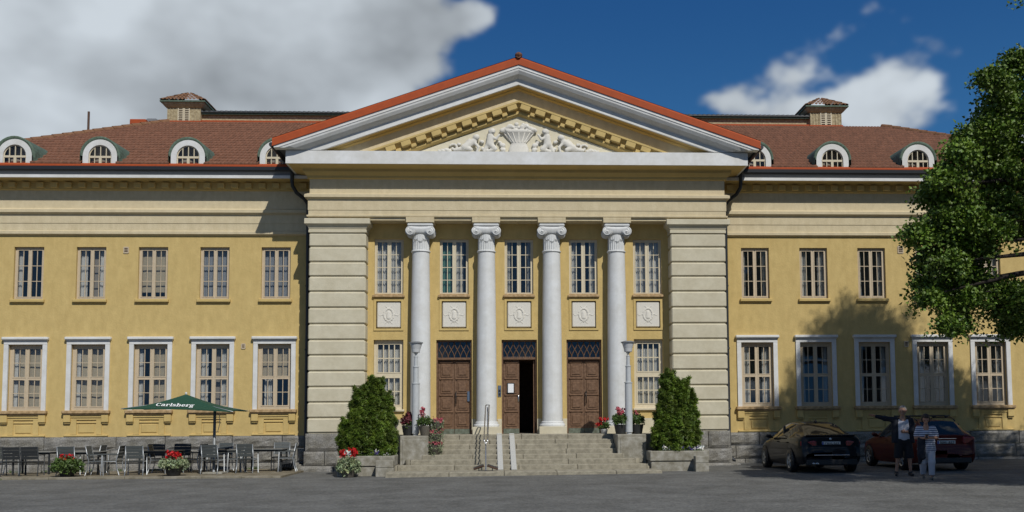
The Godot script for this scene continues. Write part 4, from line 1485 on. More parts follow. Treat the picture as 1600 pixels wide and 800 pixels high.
func make_stairs():
	var st := thing("stone_staircase", "wide grey stone steps between two blocky pedestals up to the portico doors", "staircase")
	var ys := [1.12, 0.966, 0.829, 0.683, 0.54, 0.40, 0.251]
	var zs := [2.6, 2.95, 3.3, 3.65, 4.0, 4.35, 4.7]
	var lx := [-2.43, -2.43, -2.43, -2.43, -2.62, -2.95, -3.29]
	var rx := [3.36, 3.36, 3.36, 3.36, 3.52, 3.86, 4.17]
	var nn := [4, 3, 4, 3, 4, 3, 4]
	for k in 7:
		var p := part("step", st)
		if k == 0: stone_row(p, PC - 5.15, PC + 5.15, 0.6, ys[0], ZW - 0.35, zs[0], 6, M.step_stone)
		else: stone_row(p, lx[k], rx[k], ys[k] - 0.19, ys[k], zs[k - 1] - 0.12, zs[k], nn[k], M.step_stone)
		if k >= 4:   # rounded ends
			for e in [[lx[k], -1.0], [rx[k], 1.0]]:
				var s := S(true)
				var d: float = zs[k] - 3.95
				var w := minf(0.3, d)
				var pr := []
				for i in 9: pr.append(Vector2(sin(PI / 2 * i / 8.0), cos(PI / 2 * i / 8.0)))
				for i in 8:
					var a := Vector3(e[0] + e[1] * w * 0.55 * pr[i].x, 0, zs[k] - w + w * pr[i].y)
					var b := Vector3(e[0] + e[1] * w * 0.55 * pr[i + 1].x, 0, zs[k] - w + w * pr[i + 1].y)
					var u := Vector3(0, ys[k], 0)
					var l := Vector3(0, ys[k] - 0.19, 0)
					q(s, a + l, b + l, b + u, a + u)
					tri(s, Vector3(e[0], ys[k], 3.9), a + u, b + u)
				var z3 := Vector3(e[0] + e[1] * w * 0.55, ys[k], zs[k] - w)
				q(s, z3, z3 - Vector3(0, 0.19, 0), Vector3(z3.x, ys[k] - 0.19, 3.9), Vector3(z3.x, ys[k], 3.9))
				tri(s, Vector3(e[0], ys[k], 3.9), z3, Vector3(z3.x, ys[k], 3.9))
				mk("stone", s, M.step_stone, p)
	var bs := part("base_slab", st)
	stone_row(bs, -3.52, 4.45, -0.2, 0.104, 4.4, 5.85, 5, M.step_stone)
	# the solid under the treads
	var s := S()
	for k in range(1, 7): box(s, Vector3(-2.35, -0.1, zs[k - 1] - 0.45), Vector3(3.3, ys[k] - 0.17, zs[k] - 0.02))
	box(s, Vector3(PC - 5.1, -0.2, -0.1), Vector3(PC + 5.1, 0.65, 2.55))
	mk("core", s, M.concrete, st)
	# pedestals
	for e in [[-3.30, -2.43], [3.36, 4.25]]:
		s = S()
		bbox(s, Vector3(e[0], -0.2, 2.55), Vector3(e[1], 1.12, 3.97), 0.02)
		bbox(s, Vector3(e[0] + 0.09, 0.25, 3.9), Vector3(e[1] - 0.09, 1.02, 3.985), 0.01)
		mk("pedestal", s, M.concrete, st)
	# two narrow stone ramps for wheels
	for x in [-0.37, 0.03]:
		s = S()
		var a := Vector3(x, 1.15, 2.45)
		var b := Vector3(x + 0.06, 0.13, 4.98)
		var d := (b - a)
		var t := Transform3D(Basis(Vector3(1, 0, 0), d.normalized().cross(Vector3(1, 0, 0)).normalized() * 1.0, d.normalized()), a)
		bbox(s, Vector3(0, -0.10, 0), Vector3(0.165, 0.012, d.length()), 0.012, t)
		mk("wheel_ramp", s, M.pale_stone, st)

# ==================================================================== things by the entrance
func make_entrance_things():
	# lamp posts on the pedestals
	for e in [[-2.88, "grey lamp post with funnel shade beside the bush and tiered flower pots", 1], [3.80, "grey lamp post with funnel shade by the small pot of red geraniums", 2]]:
		var l := thing("lamp_post", e[1], "lamp post", Vector3(e[0], 1.12, 3.3), 0.0, "lamp posts on the stair pedestals")
		var s := S()
		lathe(s, [Vector2(0.0, 0.0), Vector2(0.085, 0.0), Vector2(0.085, 0.05), Vector2(0.115, 0.06), Vector2(0.115, 1.60), Vector2(0.13, 1.605), Vector2(0.13, 1.63), Vector2(0.115, 1.635), Vector2(0.085, 1.64), Vector2(0.082, 2.12)], 32, Vector3.ZERO)
		mk("post", s, M.lamp_grey, l)
		s = S()
		lathe(s, [Vector2(0.095, 2.12), Vector2(0.097, 2.15), Vector2(0.06, 2.16), Vector2(0.057, 2.44), Vector2(0.065, 2.45), Vector2(0.065, 2.465), Vector2(0.03, 2.47), Vector2(0.022, 2.52), Vector2(0.06, 2.56), Vector2(0.07, 2.585)], 32, Vector3.ZERO)
		mk("neck", s, M.lamp_grey, l)
		s = S()
		lathe(s, [Vector2(0.0, 2.58), Vector2(0.11, 2.585), Vector2(0.122, 2.60), Vector2(0.14, 2.70), Vector2(0.195, 2.88)], 36, Vector3.ZERO)
		mk("lamp_shade", s, M.lamp_glass, l)
		s = S()
		lathe(s, [Vector2(0.195, 2.875), Vector2(0.225, 2.88), Vector2(0.225, 2.905), Vector2(0.12, 2.935), Vector2(0.0, 2.945)], 36, Vector3.ZERO)
		mk("cap", s, M.grey_metal, l)
	# stair handrail: a long steel loop on two posts
	var h := thing("handrail", "slim stainless steel handrail loop running down the stone steps", "handrail", Vector3(-0.66, 0, 0))
	for sx in [-0.055, 0.055]:
		var s := S(true)
		tube(s, [Vector3(sx, 2.06, 2.35), Vector3(sx, 2.04, 2.7), Vector3(sx, 1.02, 5.0), Vector3(sx * 0.8, 0.95, 5.08)], 0.02, 8)
		mk("rail", s, M.steel, h)
	var s := S(true)
	tube(s, [Vector3(-0.055, 2.06, 2.35), Vector3(-0.04, 2.07, 2.28), Vector3(0.04, 2.07, 2.28), Vector3(0.055, 2.06, 2.35)], 0.02, 8)
	tube(s, [Vector3(-0.044, 0.95, 5.08), Vector3(0.0, 0.88, 5.1), Vector3(0.044, 0.95, 5.08)], 0.02, 8)
	mk("end_hoop", s, M.steel, h)
	for g in [[2.45, 1.12, 2.0], [5.02, 0.104, 0.95]]:
		s = S(true)
		tube(s, [Vector3(0, g[1], g[0]), Vector3(0, g[2], g[0])], 0.02, 8)
		lathe(s, [Vector2(0.0, g[1] + 0.012), Vector2(0.06, g[1] + 0.012), Vector2(0.06, g[1])], 14, Vector3(0, 0, g[0]))
		mk("post", s, M.steel, h)
	# boot brushes at its foot
	var bb := thing("boot_brush", "dark boot-scraper brushes set in a V at the handrail foot", "boot brush", Vector3(-0.66, 0.104, 5.14))
	for sg in [-1.0, 1.0]:
		s = S()
		var t := Transform3D(Basis(Vector3.UP, sg * 0.35) * Basis(Vector3(0, 0, 1), -sg * 0.32), Vector3(sg * 0.2, 0.10, 0.05))
		bbox(s, Vector3(-0.16, -0.03, -0.05), Vector3(0.16, 0.02, 0.05), 0.008, t)
		mk("brush_back", s, M.brown_dark, bb)
		s = S()
		for i in 16:
			for j in 5:
				var p: Vector3 = t * Vector3(-0.15 + i * 0.02, 0.02, -0.04 + j * 0.02)
				tri(s, p + Vector3(-0.008, 0, 0), p + Vector3(0.008, 0, 0), p + t.basis * Vector3(rng.randf_range(-0.01, 0.01), 0.045, 0))
		mk("bristles", s, M.pot_dark, bb)
	s = S()
	box(s, Vector3(-0.22, 0.0, -0.03), Vector3(0.22, 0.012, 0.13))
	for sg in [-1.0, 1.0]: box(s, Vector3(sg * 0.2 - 0.012, 0.012, 0.035), Vector3(sg * 0.2 + 0.012, 0.085, 0.06))
	mk("foot_plate", s, M.black_plastic, bb)
	# notice on the half-open door, entry panel on the wall beside it
	var nt := thing("notice_sheet", "white paper notice in a dark frame on the centre door", "notice", Vector3(PC - 0.29, 2.66, ZW - 0.151))
	s = S()
	bbox(s, Vector3(-0.125, -0.18, 0), Vector3(0.125, 0.18, 0.014), 0.004)
	mk("frame", s, M.black_plastic, nt)
	s = S()
	box(s, Vector3(-0.095, -0.15, 0.014), Vector3(0.095, 0.15, 0.018))
	mk("sheet", s, M.paper, nt)
	var ip := thing("entry_panel", "small steel entry phone panel on the yellow wall beside the centre door", "entry phone", Vector3(-0.285, 2.55, ZW + 0.001))
	s = S()
	bbox(s, Vector3(-0.055, -0.18, 0), Vector3(0.055, 0.20, 0.03), 0.006)
	mk("plate", s, M.steel, ip)
	s = S()
	for i in 2: bbox(s, Vector3(-0.03, -0.15 + i * 0.12, 0.03), Vector3(0.03, -0.06 + i * 0.12, 0.045), 0.005)
	mk("button", s, M.black_plastic, ip)
	# concrete planters and loose blocks
	for e in [[-4.22, 0.86, -0.05, "long concrete planter with clipped conifer left of the stairs, pansies along its rim", 3.72], [5.13, 0.89, 0.03, "long concrete planter with twin-topped conifer near the parked cars", 3.72]]:
		var p := thing("concrete_planter", "", "planter", Vector3(e[0], e[2], 4.3), 0.0, "concrete planters beside the stairs")
		p.set_meta("label", "concrete planter beside the café terrace side of the stairs, holding a conifer" if e[0] < 0 else "concrete planter on the parked cars' side of the stairs, holding a conifer")
		for r in 2:
			s = S()
			var w: float = e[1] - r * 0.0
			var y0 := -0.08 + r * 0.375
			var y1 := 0.285 if r == 0 else 0.60
			var k := 0.035 * (1 - r)
			bbox(s, Vector3(-w + k, y0, 0.42 - k), Vector3(w - k, y1, 0.54 - k), 0.02)
			bbox(s, Vector3(-w + k, y0, -0.54 + k), Vector3(w - k, y1, -0.42 + k), 0.02)
			bbox(s, Vector3(-w + k, y0 + 0.002, -0.425), Vector3(-w + k + 0.12, y1 - 0.002, 0.425), 0.02)
			bbox(s, Vector3(w - k - 0.12, y0 + 0.002, -0.425), Vector3(w - k, y1 - 0.002, 0.425), 0.02)
			mk("block_course", s, M.concrete, p)
		s = S()
		q(s, Vector3(-e[1] + 0.1, 0.54, 0.44), Vector3(e[1] - 0.1, 0.54, 0.44), Vector3(e[1] - 0.1, 0.54, -0.44), Vector3(-e[1] + 0.1, 0.54, -0.44))
		mk("soil", s, M.soil, p)
	for e in [[-3.60, -0.06, "stacked grey concrete kerb blocks beside the stair base, under the café-side conifer", 0.26], [5.73, 0.0, "stacked grey concrete kerb blocks in front of the planter nearer the cars", 0.2]]:
		var p := thing("block_stack", e[2], "concrete block", Vector3(e[0], e[1], 5.12), 0.0, "stacked kerb blocks")
		for r in 2:
			s = S()
			bbox(s, Vector3(-e[3], -0.02 + r * 0.30, -0.2), Vector3(e[3] - 0.01 * r, 0.275 + r * 0.21, 0.14), 0.012)
			mk("block", s, M.concrete, p)
	s = S(true)
	rock(s, Vector3(-0.18, -0.05, -0.15), Vector3(0.18, 0.16, 0.15), 0.03, 77, 5, 4)
	tag(mk("splash_stone", s, M.granite, null, Vector3(-6.85, -0.0, 0.75)), "pale granite splash stone under the dark downpipe at the terrace end", "stone")

# ==================================================================== café terrace
func chair_proto(called: String, label: String, dark: bool) -> Node3D:
	var c := thing(called, label, "chair", Vector3.ZERO, 0.0, "café chairs on the terrace")
	var fm: Material = M.slat_dark if dark else M.alu
	var sm: Material = M.slat_dark if dark else M.slat_grey
	for sg in [-1.0, 1.0]:
		var s := S(true)
		tube(s, [Vector3(sg * 0.27, 0.0, 0.25), Vector3(sg * 0.27, 0.63, 0.22)], 0.016, 6)
		mk("leg", s, fm, c)
		s = S(true)
		tube(s, [Vector3(sg * 0.26, 0.0, -0.30), Vector3(sg * 0.255, 0.22, -0.23), Vector3(sg * 0.25, 0.45, -0.20), Vector3(sg * 0.25, 0.90, -0.30)], 0.016, 6)
		mk("leg", s, fm, c)
		s = S()
		bbox(s, Vector3(sg * 0.27 - 0.025, 0.63, -0.25), Vector3(sg * 0.27 + 0.025, 0.655, 0.26), 0.008)
		mk("armrest", s, sm, c)
	var s := S(true)
	for sg in [-1.0, 1.0]: tube(s, [Vector3(sg * 0.25, 0.42, 0.23), Vector3(sg * 0.25, 0.42, -0.21)], 0.014, 6)
	tube(s, [Vector3(-0.27, 0.41, 0.235), Vector3(0.27, 0.41, 0.235)], 0.014, 6)
	mk("seat_frame", s, fm, c)
	s = S()
	bbox(s, Vector3(-0.25, 0.0, -0.033), Vector3(0.25, 0.016, 0.033), 0.004)
	var sl := fin(s)
	for i in 6: put("seat_slat", sl, sm, c, Vector3(0, 0.43, 0.2 - i * 0.077))
	s = S()
	bbox(s, Vector3(-0.25, -0.046, -0.008), Vector3(0.25, 0.046, 0.008), 0.004)
	var bl := fin(s)
	for i in 4:
		var o := put("back_slat", bl, sm, c)
		var y := 0.56 + i * 0.1
		o.transform = Transform3D(Basis(Vector3(1, 0, 0), -0.22), Vector3(0, y, -0.20 - (y - 0.45) * 0.222))
	return c

func table_proto() -> Node3D:
	var t := thing("cafe_table", "rectangular grey slatted café table between the terrace armchairs", "table", Vector3.ZERO, 0.0, "café tables on the terrace")
	for sx in [-1.0, 1.0]:
		for sz in [-1.0, 1.0]:
			var s := S()
			bbox(s, Vector3(sx * 0.56 - 0.025, 0, sz * 0.32 - 0.025), Vector3(sx * 0.56 + 0.025, 0.70, sz * 0.32 + 0.025), 0.005)
			mk("leg", s, M.slat_dark, t)
	var s := S()
	for sz in [-1.0, 1.0]: box(s, Vector3(-0.56, 0.64, sz * 0.33 - 0.012), Vector3(0.56, 0.70, sz * 0.33 + 0.012))
	mk("apron", s, M.slat_dark, t)
	s = S()
	bbox(s, Vector3(-0.62, 0.70, -0.036), Vector3(0.62, 0.722, 0.036), 0.004)
	var sl := fin(s)
	for i in 10: put("top_slat", sl, M.table_top, t, Vector3(0, 0, -0.36 + i * 0.08))
	return t

func make_terrace():
	var ch := [[-16.0, 1.9, "r", 0], [-15.48, 2.5, "w", 1], [-14.9, 2.5, "w", 1], [-13.62, 2.9, "w", 0], [-13.4, 1.5, "l", 0], [-12.72, 2.9, "r", 0], [-12.28, 2.9, "l", 0], [-11.42, 3.3, "w", 0], [-11.5, 1.4, "c", 1], [-11.05, 2.3, "r", 0], [-10.66, 1.4, "c", 1], [-10.0, 2.1, "l", 0], [-9.1, 3.3, "w", 0], [-9.38, 1.3, "c", 0], [-8.62, 2.4, "l", 0], [-8.15, 2.9, "w", 0], [-7.42, 1.5, "c", 0], [-7.05, 2.3, "l", 0]]
	var own := ["grey slatted armchair at the terrace end away from the stairs, turned to the tables", "dark slatted armchair with its back to the road, farther from the lime green pot", "dark slatted armchair with its back to the road, nearer the lime green pot", "grey slatted armchair right behind the lime green pot", "grey slatted armchair against the plinth behind the lime green pot", "grey armchair back to back with another, turned towards the parasol", "grey armchair back to back with another, turned away from the parasol", "grey slatted armchair with its back to the road, beside the red geranium pot", "dark slatted armchair against the plinth under the parasol, facing the road", "grey slatted armchair seen side-on right behind the red geranium pot", "dark slatted armchair by the plinth behind the red geraniums, facing the road", "grey slatted armchair seen side-on between geranium pot and parasol pole", "grey slatted armchair with its back to the road, before the parasol pole", "grey slatted armchair by the plinth behind the parasol pole", "grey slatted armchair seen side-on at the table with the ashtray", "grey slatted armchair with its back to the road, nearest the downpipe", "grey slatted armchair by the plinth above the black bag", "grey slatted armchair seen side-on next to the splash stone"]
	var proto := {}
	for ci in ch.size():
		var g = ch[ci]
		var key: String = "dark" if g[3] else "grey"
		var l: String = own[ci]
		var turn: float = {"w": PI, "c": 0.0, "l": -PI / 2, "r": PI / 2}[g[2]] + rng.randf_range(-0.22, 0.22)
		var at := Vector3(g[0], gy(g[0]) + 0.057, g[1])
		if not proto.has(key):
			proto[key] = chair_proto("armchair", l, g[3] == 1)
			proto[key].position = at
			proto[key].rotation.y = turn
		else:
			copy(proto[key], l, at, turn)
	var tp: Node3D = null
	for g in [[-15.25, 1.5, "grey café table between the two dark armchairs and the plinth"], [-13.45, 2.2, "grey café table behind the lime green pot"], [-11.0, 2.3, "grey café table under the parasol behind the red geraniums"], [-9.15, 2.3, "grey café table with an ashtray beside the parasol pole"], [-7.75, 2.1, "grey café table nearest the dark downpipe"]]:
		var at := Vector3(g[0], gy(g[0]) + 0.057, g[1])
		if tp == null:
			tp = table_proto()
			tp.position = at
			tp.set_meta("label", g[2])
		else: copy(tp, g[2], at, rng.randf_range(-0.08, 0.08))
	# ashtray and cup on the tables
	var s := S(true)
	lathe(s, [Vector2(0.0, 0.0), Vector2(0.06, 0.0), Vector2(0.07, 0.04), Vector2(0.06, 0.04), Vector2(0.05, 0.012), Vector2(0.0, 0.012)], 16, Vector3.ZERO)
	tag(mk("ashtray", s, M.black_plastic, null, Vector3(-8.9, gy(-8.9) + 0.783, 2.45)), "small round black ashtray on a grey café table", "ashtray")
	# dark bag leaning on the wall-side chair
	s = S(true)
	nets(s, [[Vector3(-0.16, 0.12, 0), Vector3(0.14, 0.13, 0.02), 0.11, 0.12], [Vector3(-0.14, 0.26, 0), Vector3(0.12, 0.27, 0), 0.08, 0.08]], 0.025, 0.06)
	tag(mk("bag", s, M.black_plastic, null, Vector3(-7.15, gy(-7.1) + 0.06, 1.75)), "black bag on the terrace floor under the chairs near the downpipe", "bag")
	# parasol: square canopy on a side post
	var pp := thing("parasol", "dark green square café parasol with white lettering, over the terrace tables", "parasol", Vector3(-9.98, gy(-10.0) + 0.057, 3.2))
	s = S()
	var hw := 1.61
	var ap := Vector3(0, 2.47, 0)
	var cr := [Vector3(-hw, 2.03, hw * 0.5), Vector3(hw, 1.93, hw * 0.5), Vector3(hw, 1.96, -hw * 0.62), Vector3(-hw, 2.04, -hw * 0.62)]
	for i in 4:
		var a: Vector3 = cr[i]
		var b: Vector3 = cr[(i + 1) % 4]
		var n := 10
		var prev := []
		for j in n + 1:
			var row := []
			for k in n + 1:
				var e := a.lerp(b, float(k) / n)
				var p := ap.lerp(e, float(j) / n)
				p.y -= 0.07 * sin(PI * k / n) * pow(float(j) / n, 1.5) * -0.6 + 0.06 * sin(PI * j / n)
				row.append(p)
			if j > 0:
				for k in n: q(s, prev[k], row[k], row[k + 1], prev[k + 1])
			prev = row
		for k in n: q(s, prev[k], prev[k] + Vector3(0, -0.035, 0), prev[k + 1] + Vector3(0, -0.035, 0), prev[k + 1])
	mk("canopy", s, M.green_cloth, pp)
	s = S(true)
	ball(s, ap + Vector3(0, 0.02, 0), Vector3(0.04, 0.05, 0.04))
	mk("finial", s, M.pot_white, pp)
	for c in cr:
		s = S(true)
		tube(s, [ap - Vector3(0, 0.09, 0), ap.lerp(c, 0.5) - Vector3(0, 0.085, 0), c + (c - ap).normalized() * 0.06], 0.013, 6)
		mk("rib", s, M.alu, pp)
	s = S(true)
	tube(s, [Vector3(0.89, 0.0, 0.0), Vector3(0.89, 2.1, 0.0)], 0.045, 12)
	mk("pole", s, M.alu, pp)
	s = S(true)
	tube(s, [Vector3(0.89, 1.98, 0.0), Vector3(0.45, 2.16, 0.0), Vector3(0.02, 2.33, 0)], 0.025, 8)
	tube(s, [Vector3(0.0, 2.2, 0.0), Vector3(0.0, 2.45, 0.0)], 0.03, 8)
	mk("arm", s, M.alu, pp)
	s = S(true)
	tube(s, [Vector3(0.96, 1.85, 0.03), Vector3(1.05, 1.80, 0.05), Vector3(1.06, 1.55, 0.05), Vector3(1.0, 1.30, 0.04), Vector3(0.96, 1.3, 0.03)], 0.01, 6)
	tube(s, [Vector3(0.96, 1.62, 0.03), Vector3(1.08, 1.62, 0.05)], 0.01, 6)
	mk("crank", s, M.alu, pp)
	s = S()
	bbox(s, Vector3(0.62, 0.0, -0.3), Vector3(1.22, 0.07, 0.3), 0.015)
	mk("base", s, M.concrete, pp)
	var tm := TextMesh.new()
	tm.text = "Carlsberg"
	var f := SystemFont.new()
	f.font_names = PackedStringArray(["Droid Serif"])
	f.font_weight = 700
	f.font_italic = true
	tm.font = f
	tm.font_size = 40
	tm.pixel_size = 0.0058
	tm.depth = 0.004
	var t := MeshInstance3D.new()
	t.name = "lettering"
	t.mesh = tm
	t.material_override = M.white_print
	pp.add_child(t)
	var mid: Vector3 = cr[0].lerp(cr[1], 0.46)
	var xdir: Vector3 = (cr[1] - cr[0]).normalized()
	var updir: Vector3 = (ap - mid)
	updir = (updir - xdir * updir.dot(xdir)).normalized()
	var nz: Vector3 = xdir.cross(updir).normalized()
	t.transform = Transform3D(Basis(xdir, updir, nz), mid + updir * 0.22 + nz * 0.035)

# ==================================================================== plants
# a fan of folded leaves: n leaves of length l and width w that point outwards
func leaf_cluster(n: int, l: float, w: float, spread: float, sd: int, up := 0.3) -> ArrayMesh:
	var r := RandomNumberGenerator.new()
	r.seed = sd
	var s := S()
	for i in n:
		var d := Vector3(r.randf_range(-1, 1), r.randf_range(-1, 1) + up, r.randf_range(-1, 1)).normalized()
		var o := Vector3(r.randf_range(-1, 1), r.randf_range(-1, 1), r.randf_range(-1, 1)) * spread
		var x := d.cross(Vector3(r.randf_range(-1, 1), r.randf_range(0.2, 1), r.randf_range(-1, 1))).normalized() * w * 0.5
		var nn := x.cross(d).normalized()
		var ll := l * r.randf_range(0.7, 1.25)
		var a := o
		var b := o + d * ll * 0.45 + nn * w * 0.12
		var c := o + d * ll - nn * w * 0.15
		tri(s, a, b + x, b); tri(s, a, b, b - x)
		tri(s, b + x, c, b); tri(s, b, c, b - x)
	return fin(s)

func scatter(called: String, parent: Node, mesh: Mesh, m: Material, xf: Array, cols: Array) -> MultiMeshInstance3D:
	var mm := MultiMesh.new()
	mm.transform_format = MultiMesh.TRANSFORM_3D
	mm.use_colors = true
	mm.mesh = mesh
	mm.instance_count = xf.size()
	for i in xf.size():
		mm.set_instance_transform(i, xf[i])
		mm.set_instance_color(i, cols[i])
	var o := MultiMeshInstance3D.new()
	o.name = called
	o.multimesh = mm
	o.material_override = m
	o.set_meta("kind", "stuff")
	parent.add_child(o, true)
	return o

func rnd_basis(sc: float) -> Basis:
	return Basis.from_euler(Vector3(rng.randf_range(-PI, PI), rng.randf_range(-PI, PI), rng.randf_range(-PI, PI))).scaled(Vector3.ONE * sc)

func tint(lo: float, hi: float, warm := 0.1) -> Color:
	var v := rng.randf_range(lo, hi)
	return Color(v * (1.0 + rng.randf_range(-warm, warm)), v, v * (1.0 + rng.randf_range(-warm, warm)))

func conifer(label: String, at: Vector3, lobes: Array):
	var o := thing("conifer_shrub", label, "shrub", at, 0.0, "conifers in the planters")
	var s := S(true)
	for l in lobes: tube(s, [Vector3(l[0] * 0.5, 0.0, l[1] * 0.4), Vector3(l[0], l[2] * 0.5, l[1]), Vector3(l[0], l[2] * 0.85, l[1])], [0.05, 0.03, 0.01], 6)
	mk("trunk", s, M.bark, o)
	var sp := leaf_cluster(11, 0.085, 0.024, 0.035, 5, 0.8)
	var xf := []
	var cols := []
	for l in lobes:
		var np := int(95 * l[2] * l[3] + 8)
		for k in np:
			# upright plumes over the lobe's surface, each with its own sprays
			var t := (k + rng.randf()) / np
			var a := k * 2.39996 + rng.randf_range(-0.5, 0.5)
			var y: float = t * l[2] * 0.9
			var prof := pow(1.0 - t, 0.72) * 1.12 * (0.74 + 0.26 * smoothstep(0.0, 0.3, t))
			var rr: float = l[3] * maxf(prof, 0.05) * rng.randf_range(0.78, 1.12)
			var root := Vector3(l[0] + sin(a) * rr * 0.82, y, l[1] + cos(a) * rr * 0.82)
			var up := Vector3(sin(a) * 0.55, 1.0, cos(a) * 0.55).normalized()
			var ln := rng.randf_range(0.2, 0.38)
			var tone := rng.randf_range(0.6, 1.35)
			for i in 62:
				var u := rng.randf()
				var w: float = (0.115 - 0.045 * t) * pow(sin(PI * (0.15 + 0.85 * u)), 0.8) + 0.015
				var e := Vector3(rng.randfn(), rng.randfn() * 0.6, rng.randfn()).normalized() * w * sqrt(rng.randf())
				var p := root + up * ln * u + e
				var b := Basis(Quaternion(Vector3.UP, (up + e * 5.0).normalized())) * Basis(Vector3.UP, rng.randf() * TAU)
				xf.append(Transform3D(b.scaled(Vector3.ONE * rng.randf_range(0.6, 1.05)), p))
				cols.append(tint(0.65 * tone, 1.2 * tone, 0.15))
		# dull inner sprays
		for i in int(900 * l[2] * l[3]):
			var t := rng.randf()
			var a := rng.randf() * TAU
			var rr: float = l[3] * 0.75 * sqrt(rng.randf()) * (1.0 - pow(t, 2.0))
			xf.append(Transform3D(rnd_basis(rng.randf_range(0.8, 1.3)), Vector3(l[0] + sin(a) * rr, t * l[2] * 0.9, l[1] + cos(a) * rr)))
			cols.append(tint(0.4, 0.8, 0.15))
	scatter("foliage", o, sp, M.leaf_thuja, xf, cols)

# pot: profile; leaves: mound; blossoms: list of [material, count, y0, y1, radius]
func pot_plant(called: String, label: String, at: Vector3, pot: Array, pm: Material, mound: Array, lm: Material, bloom: Array, group := "") -> Node3D:
	var o := thing(called, label, "potted plant", at, 0.0, group)
	var s := S(true)
	lathe(s, pot, 20, Vector3.ZERO)
	mk("pot", s, pm, o)
	s = S()
	var rim: Vector2 = pot[pot.size() - 2]
	lathe(s, [Vector2(0, rim.y - 0.03), Vector2(rim.x * 0.9, rim.y - 0.03)], 16, Vector3.ZERO)
	mk("soil", s, M.soil, o)
	# mound: [centre y, radius, height, count, leaf size, droop]
	var lf := leaf_cluster(7, mound[4], mound[4] * 0.6, mound[4] * 0.5, 31)
	var xf := []
	var cols := []
	for i in mound[3]:
		var d := Vector3(rng.randfn(), absf(rng.randfn()) * 1.0 - mound[5] * rng.randf(), rng.randfn()).normalized()
		var k := pow(rng.randf(), 0.35)
		xf.append(Transform3D(rnd_basis(rng.randf_range(0.7, 1.3)), Vector3(d.x * mound[1] * k, mound[0] + d.y * mound[2] * k, d.z * mound[1] * k)))
		cols.append(tint(0.55, 1.4, 0.12))
	scatter("leaves", o, lf, lm, xf, cols)
	for b in bloom:
		var pt := leaf_cluster(9, b[4], b[4] * 0.9, b[4] * 0.35, 77, 0.5)
		xf = []
		cols = []
		for i in b[1]:
			var a := rng.randf() * TAU
			var r: float = b[5] * sqrt(rng.randf())
			var off: Vector3 = b[6] if b.size() > 6 else Vector3.ZERO
			xf.append(Transform3D(rnd_basis(rng.randf_range(0.7, 1.3)), off + Vector3(sin(a) * r, rng.randf_range(b[2], b[3]), cos(a) * r)))
			cols.append(tint(0.8, 1.2, 0.05))
		scatter("blossoms", o, pt, M[b[0]], xf, cols)
	return o

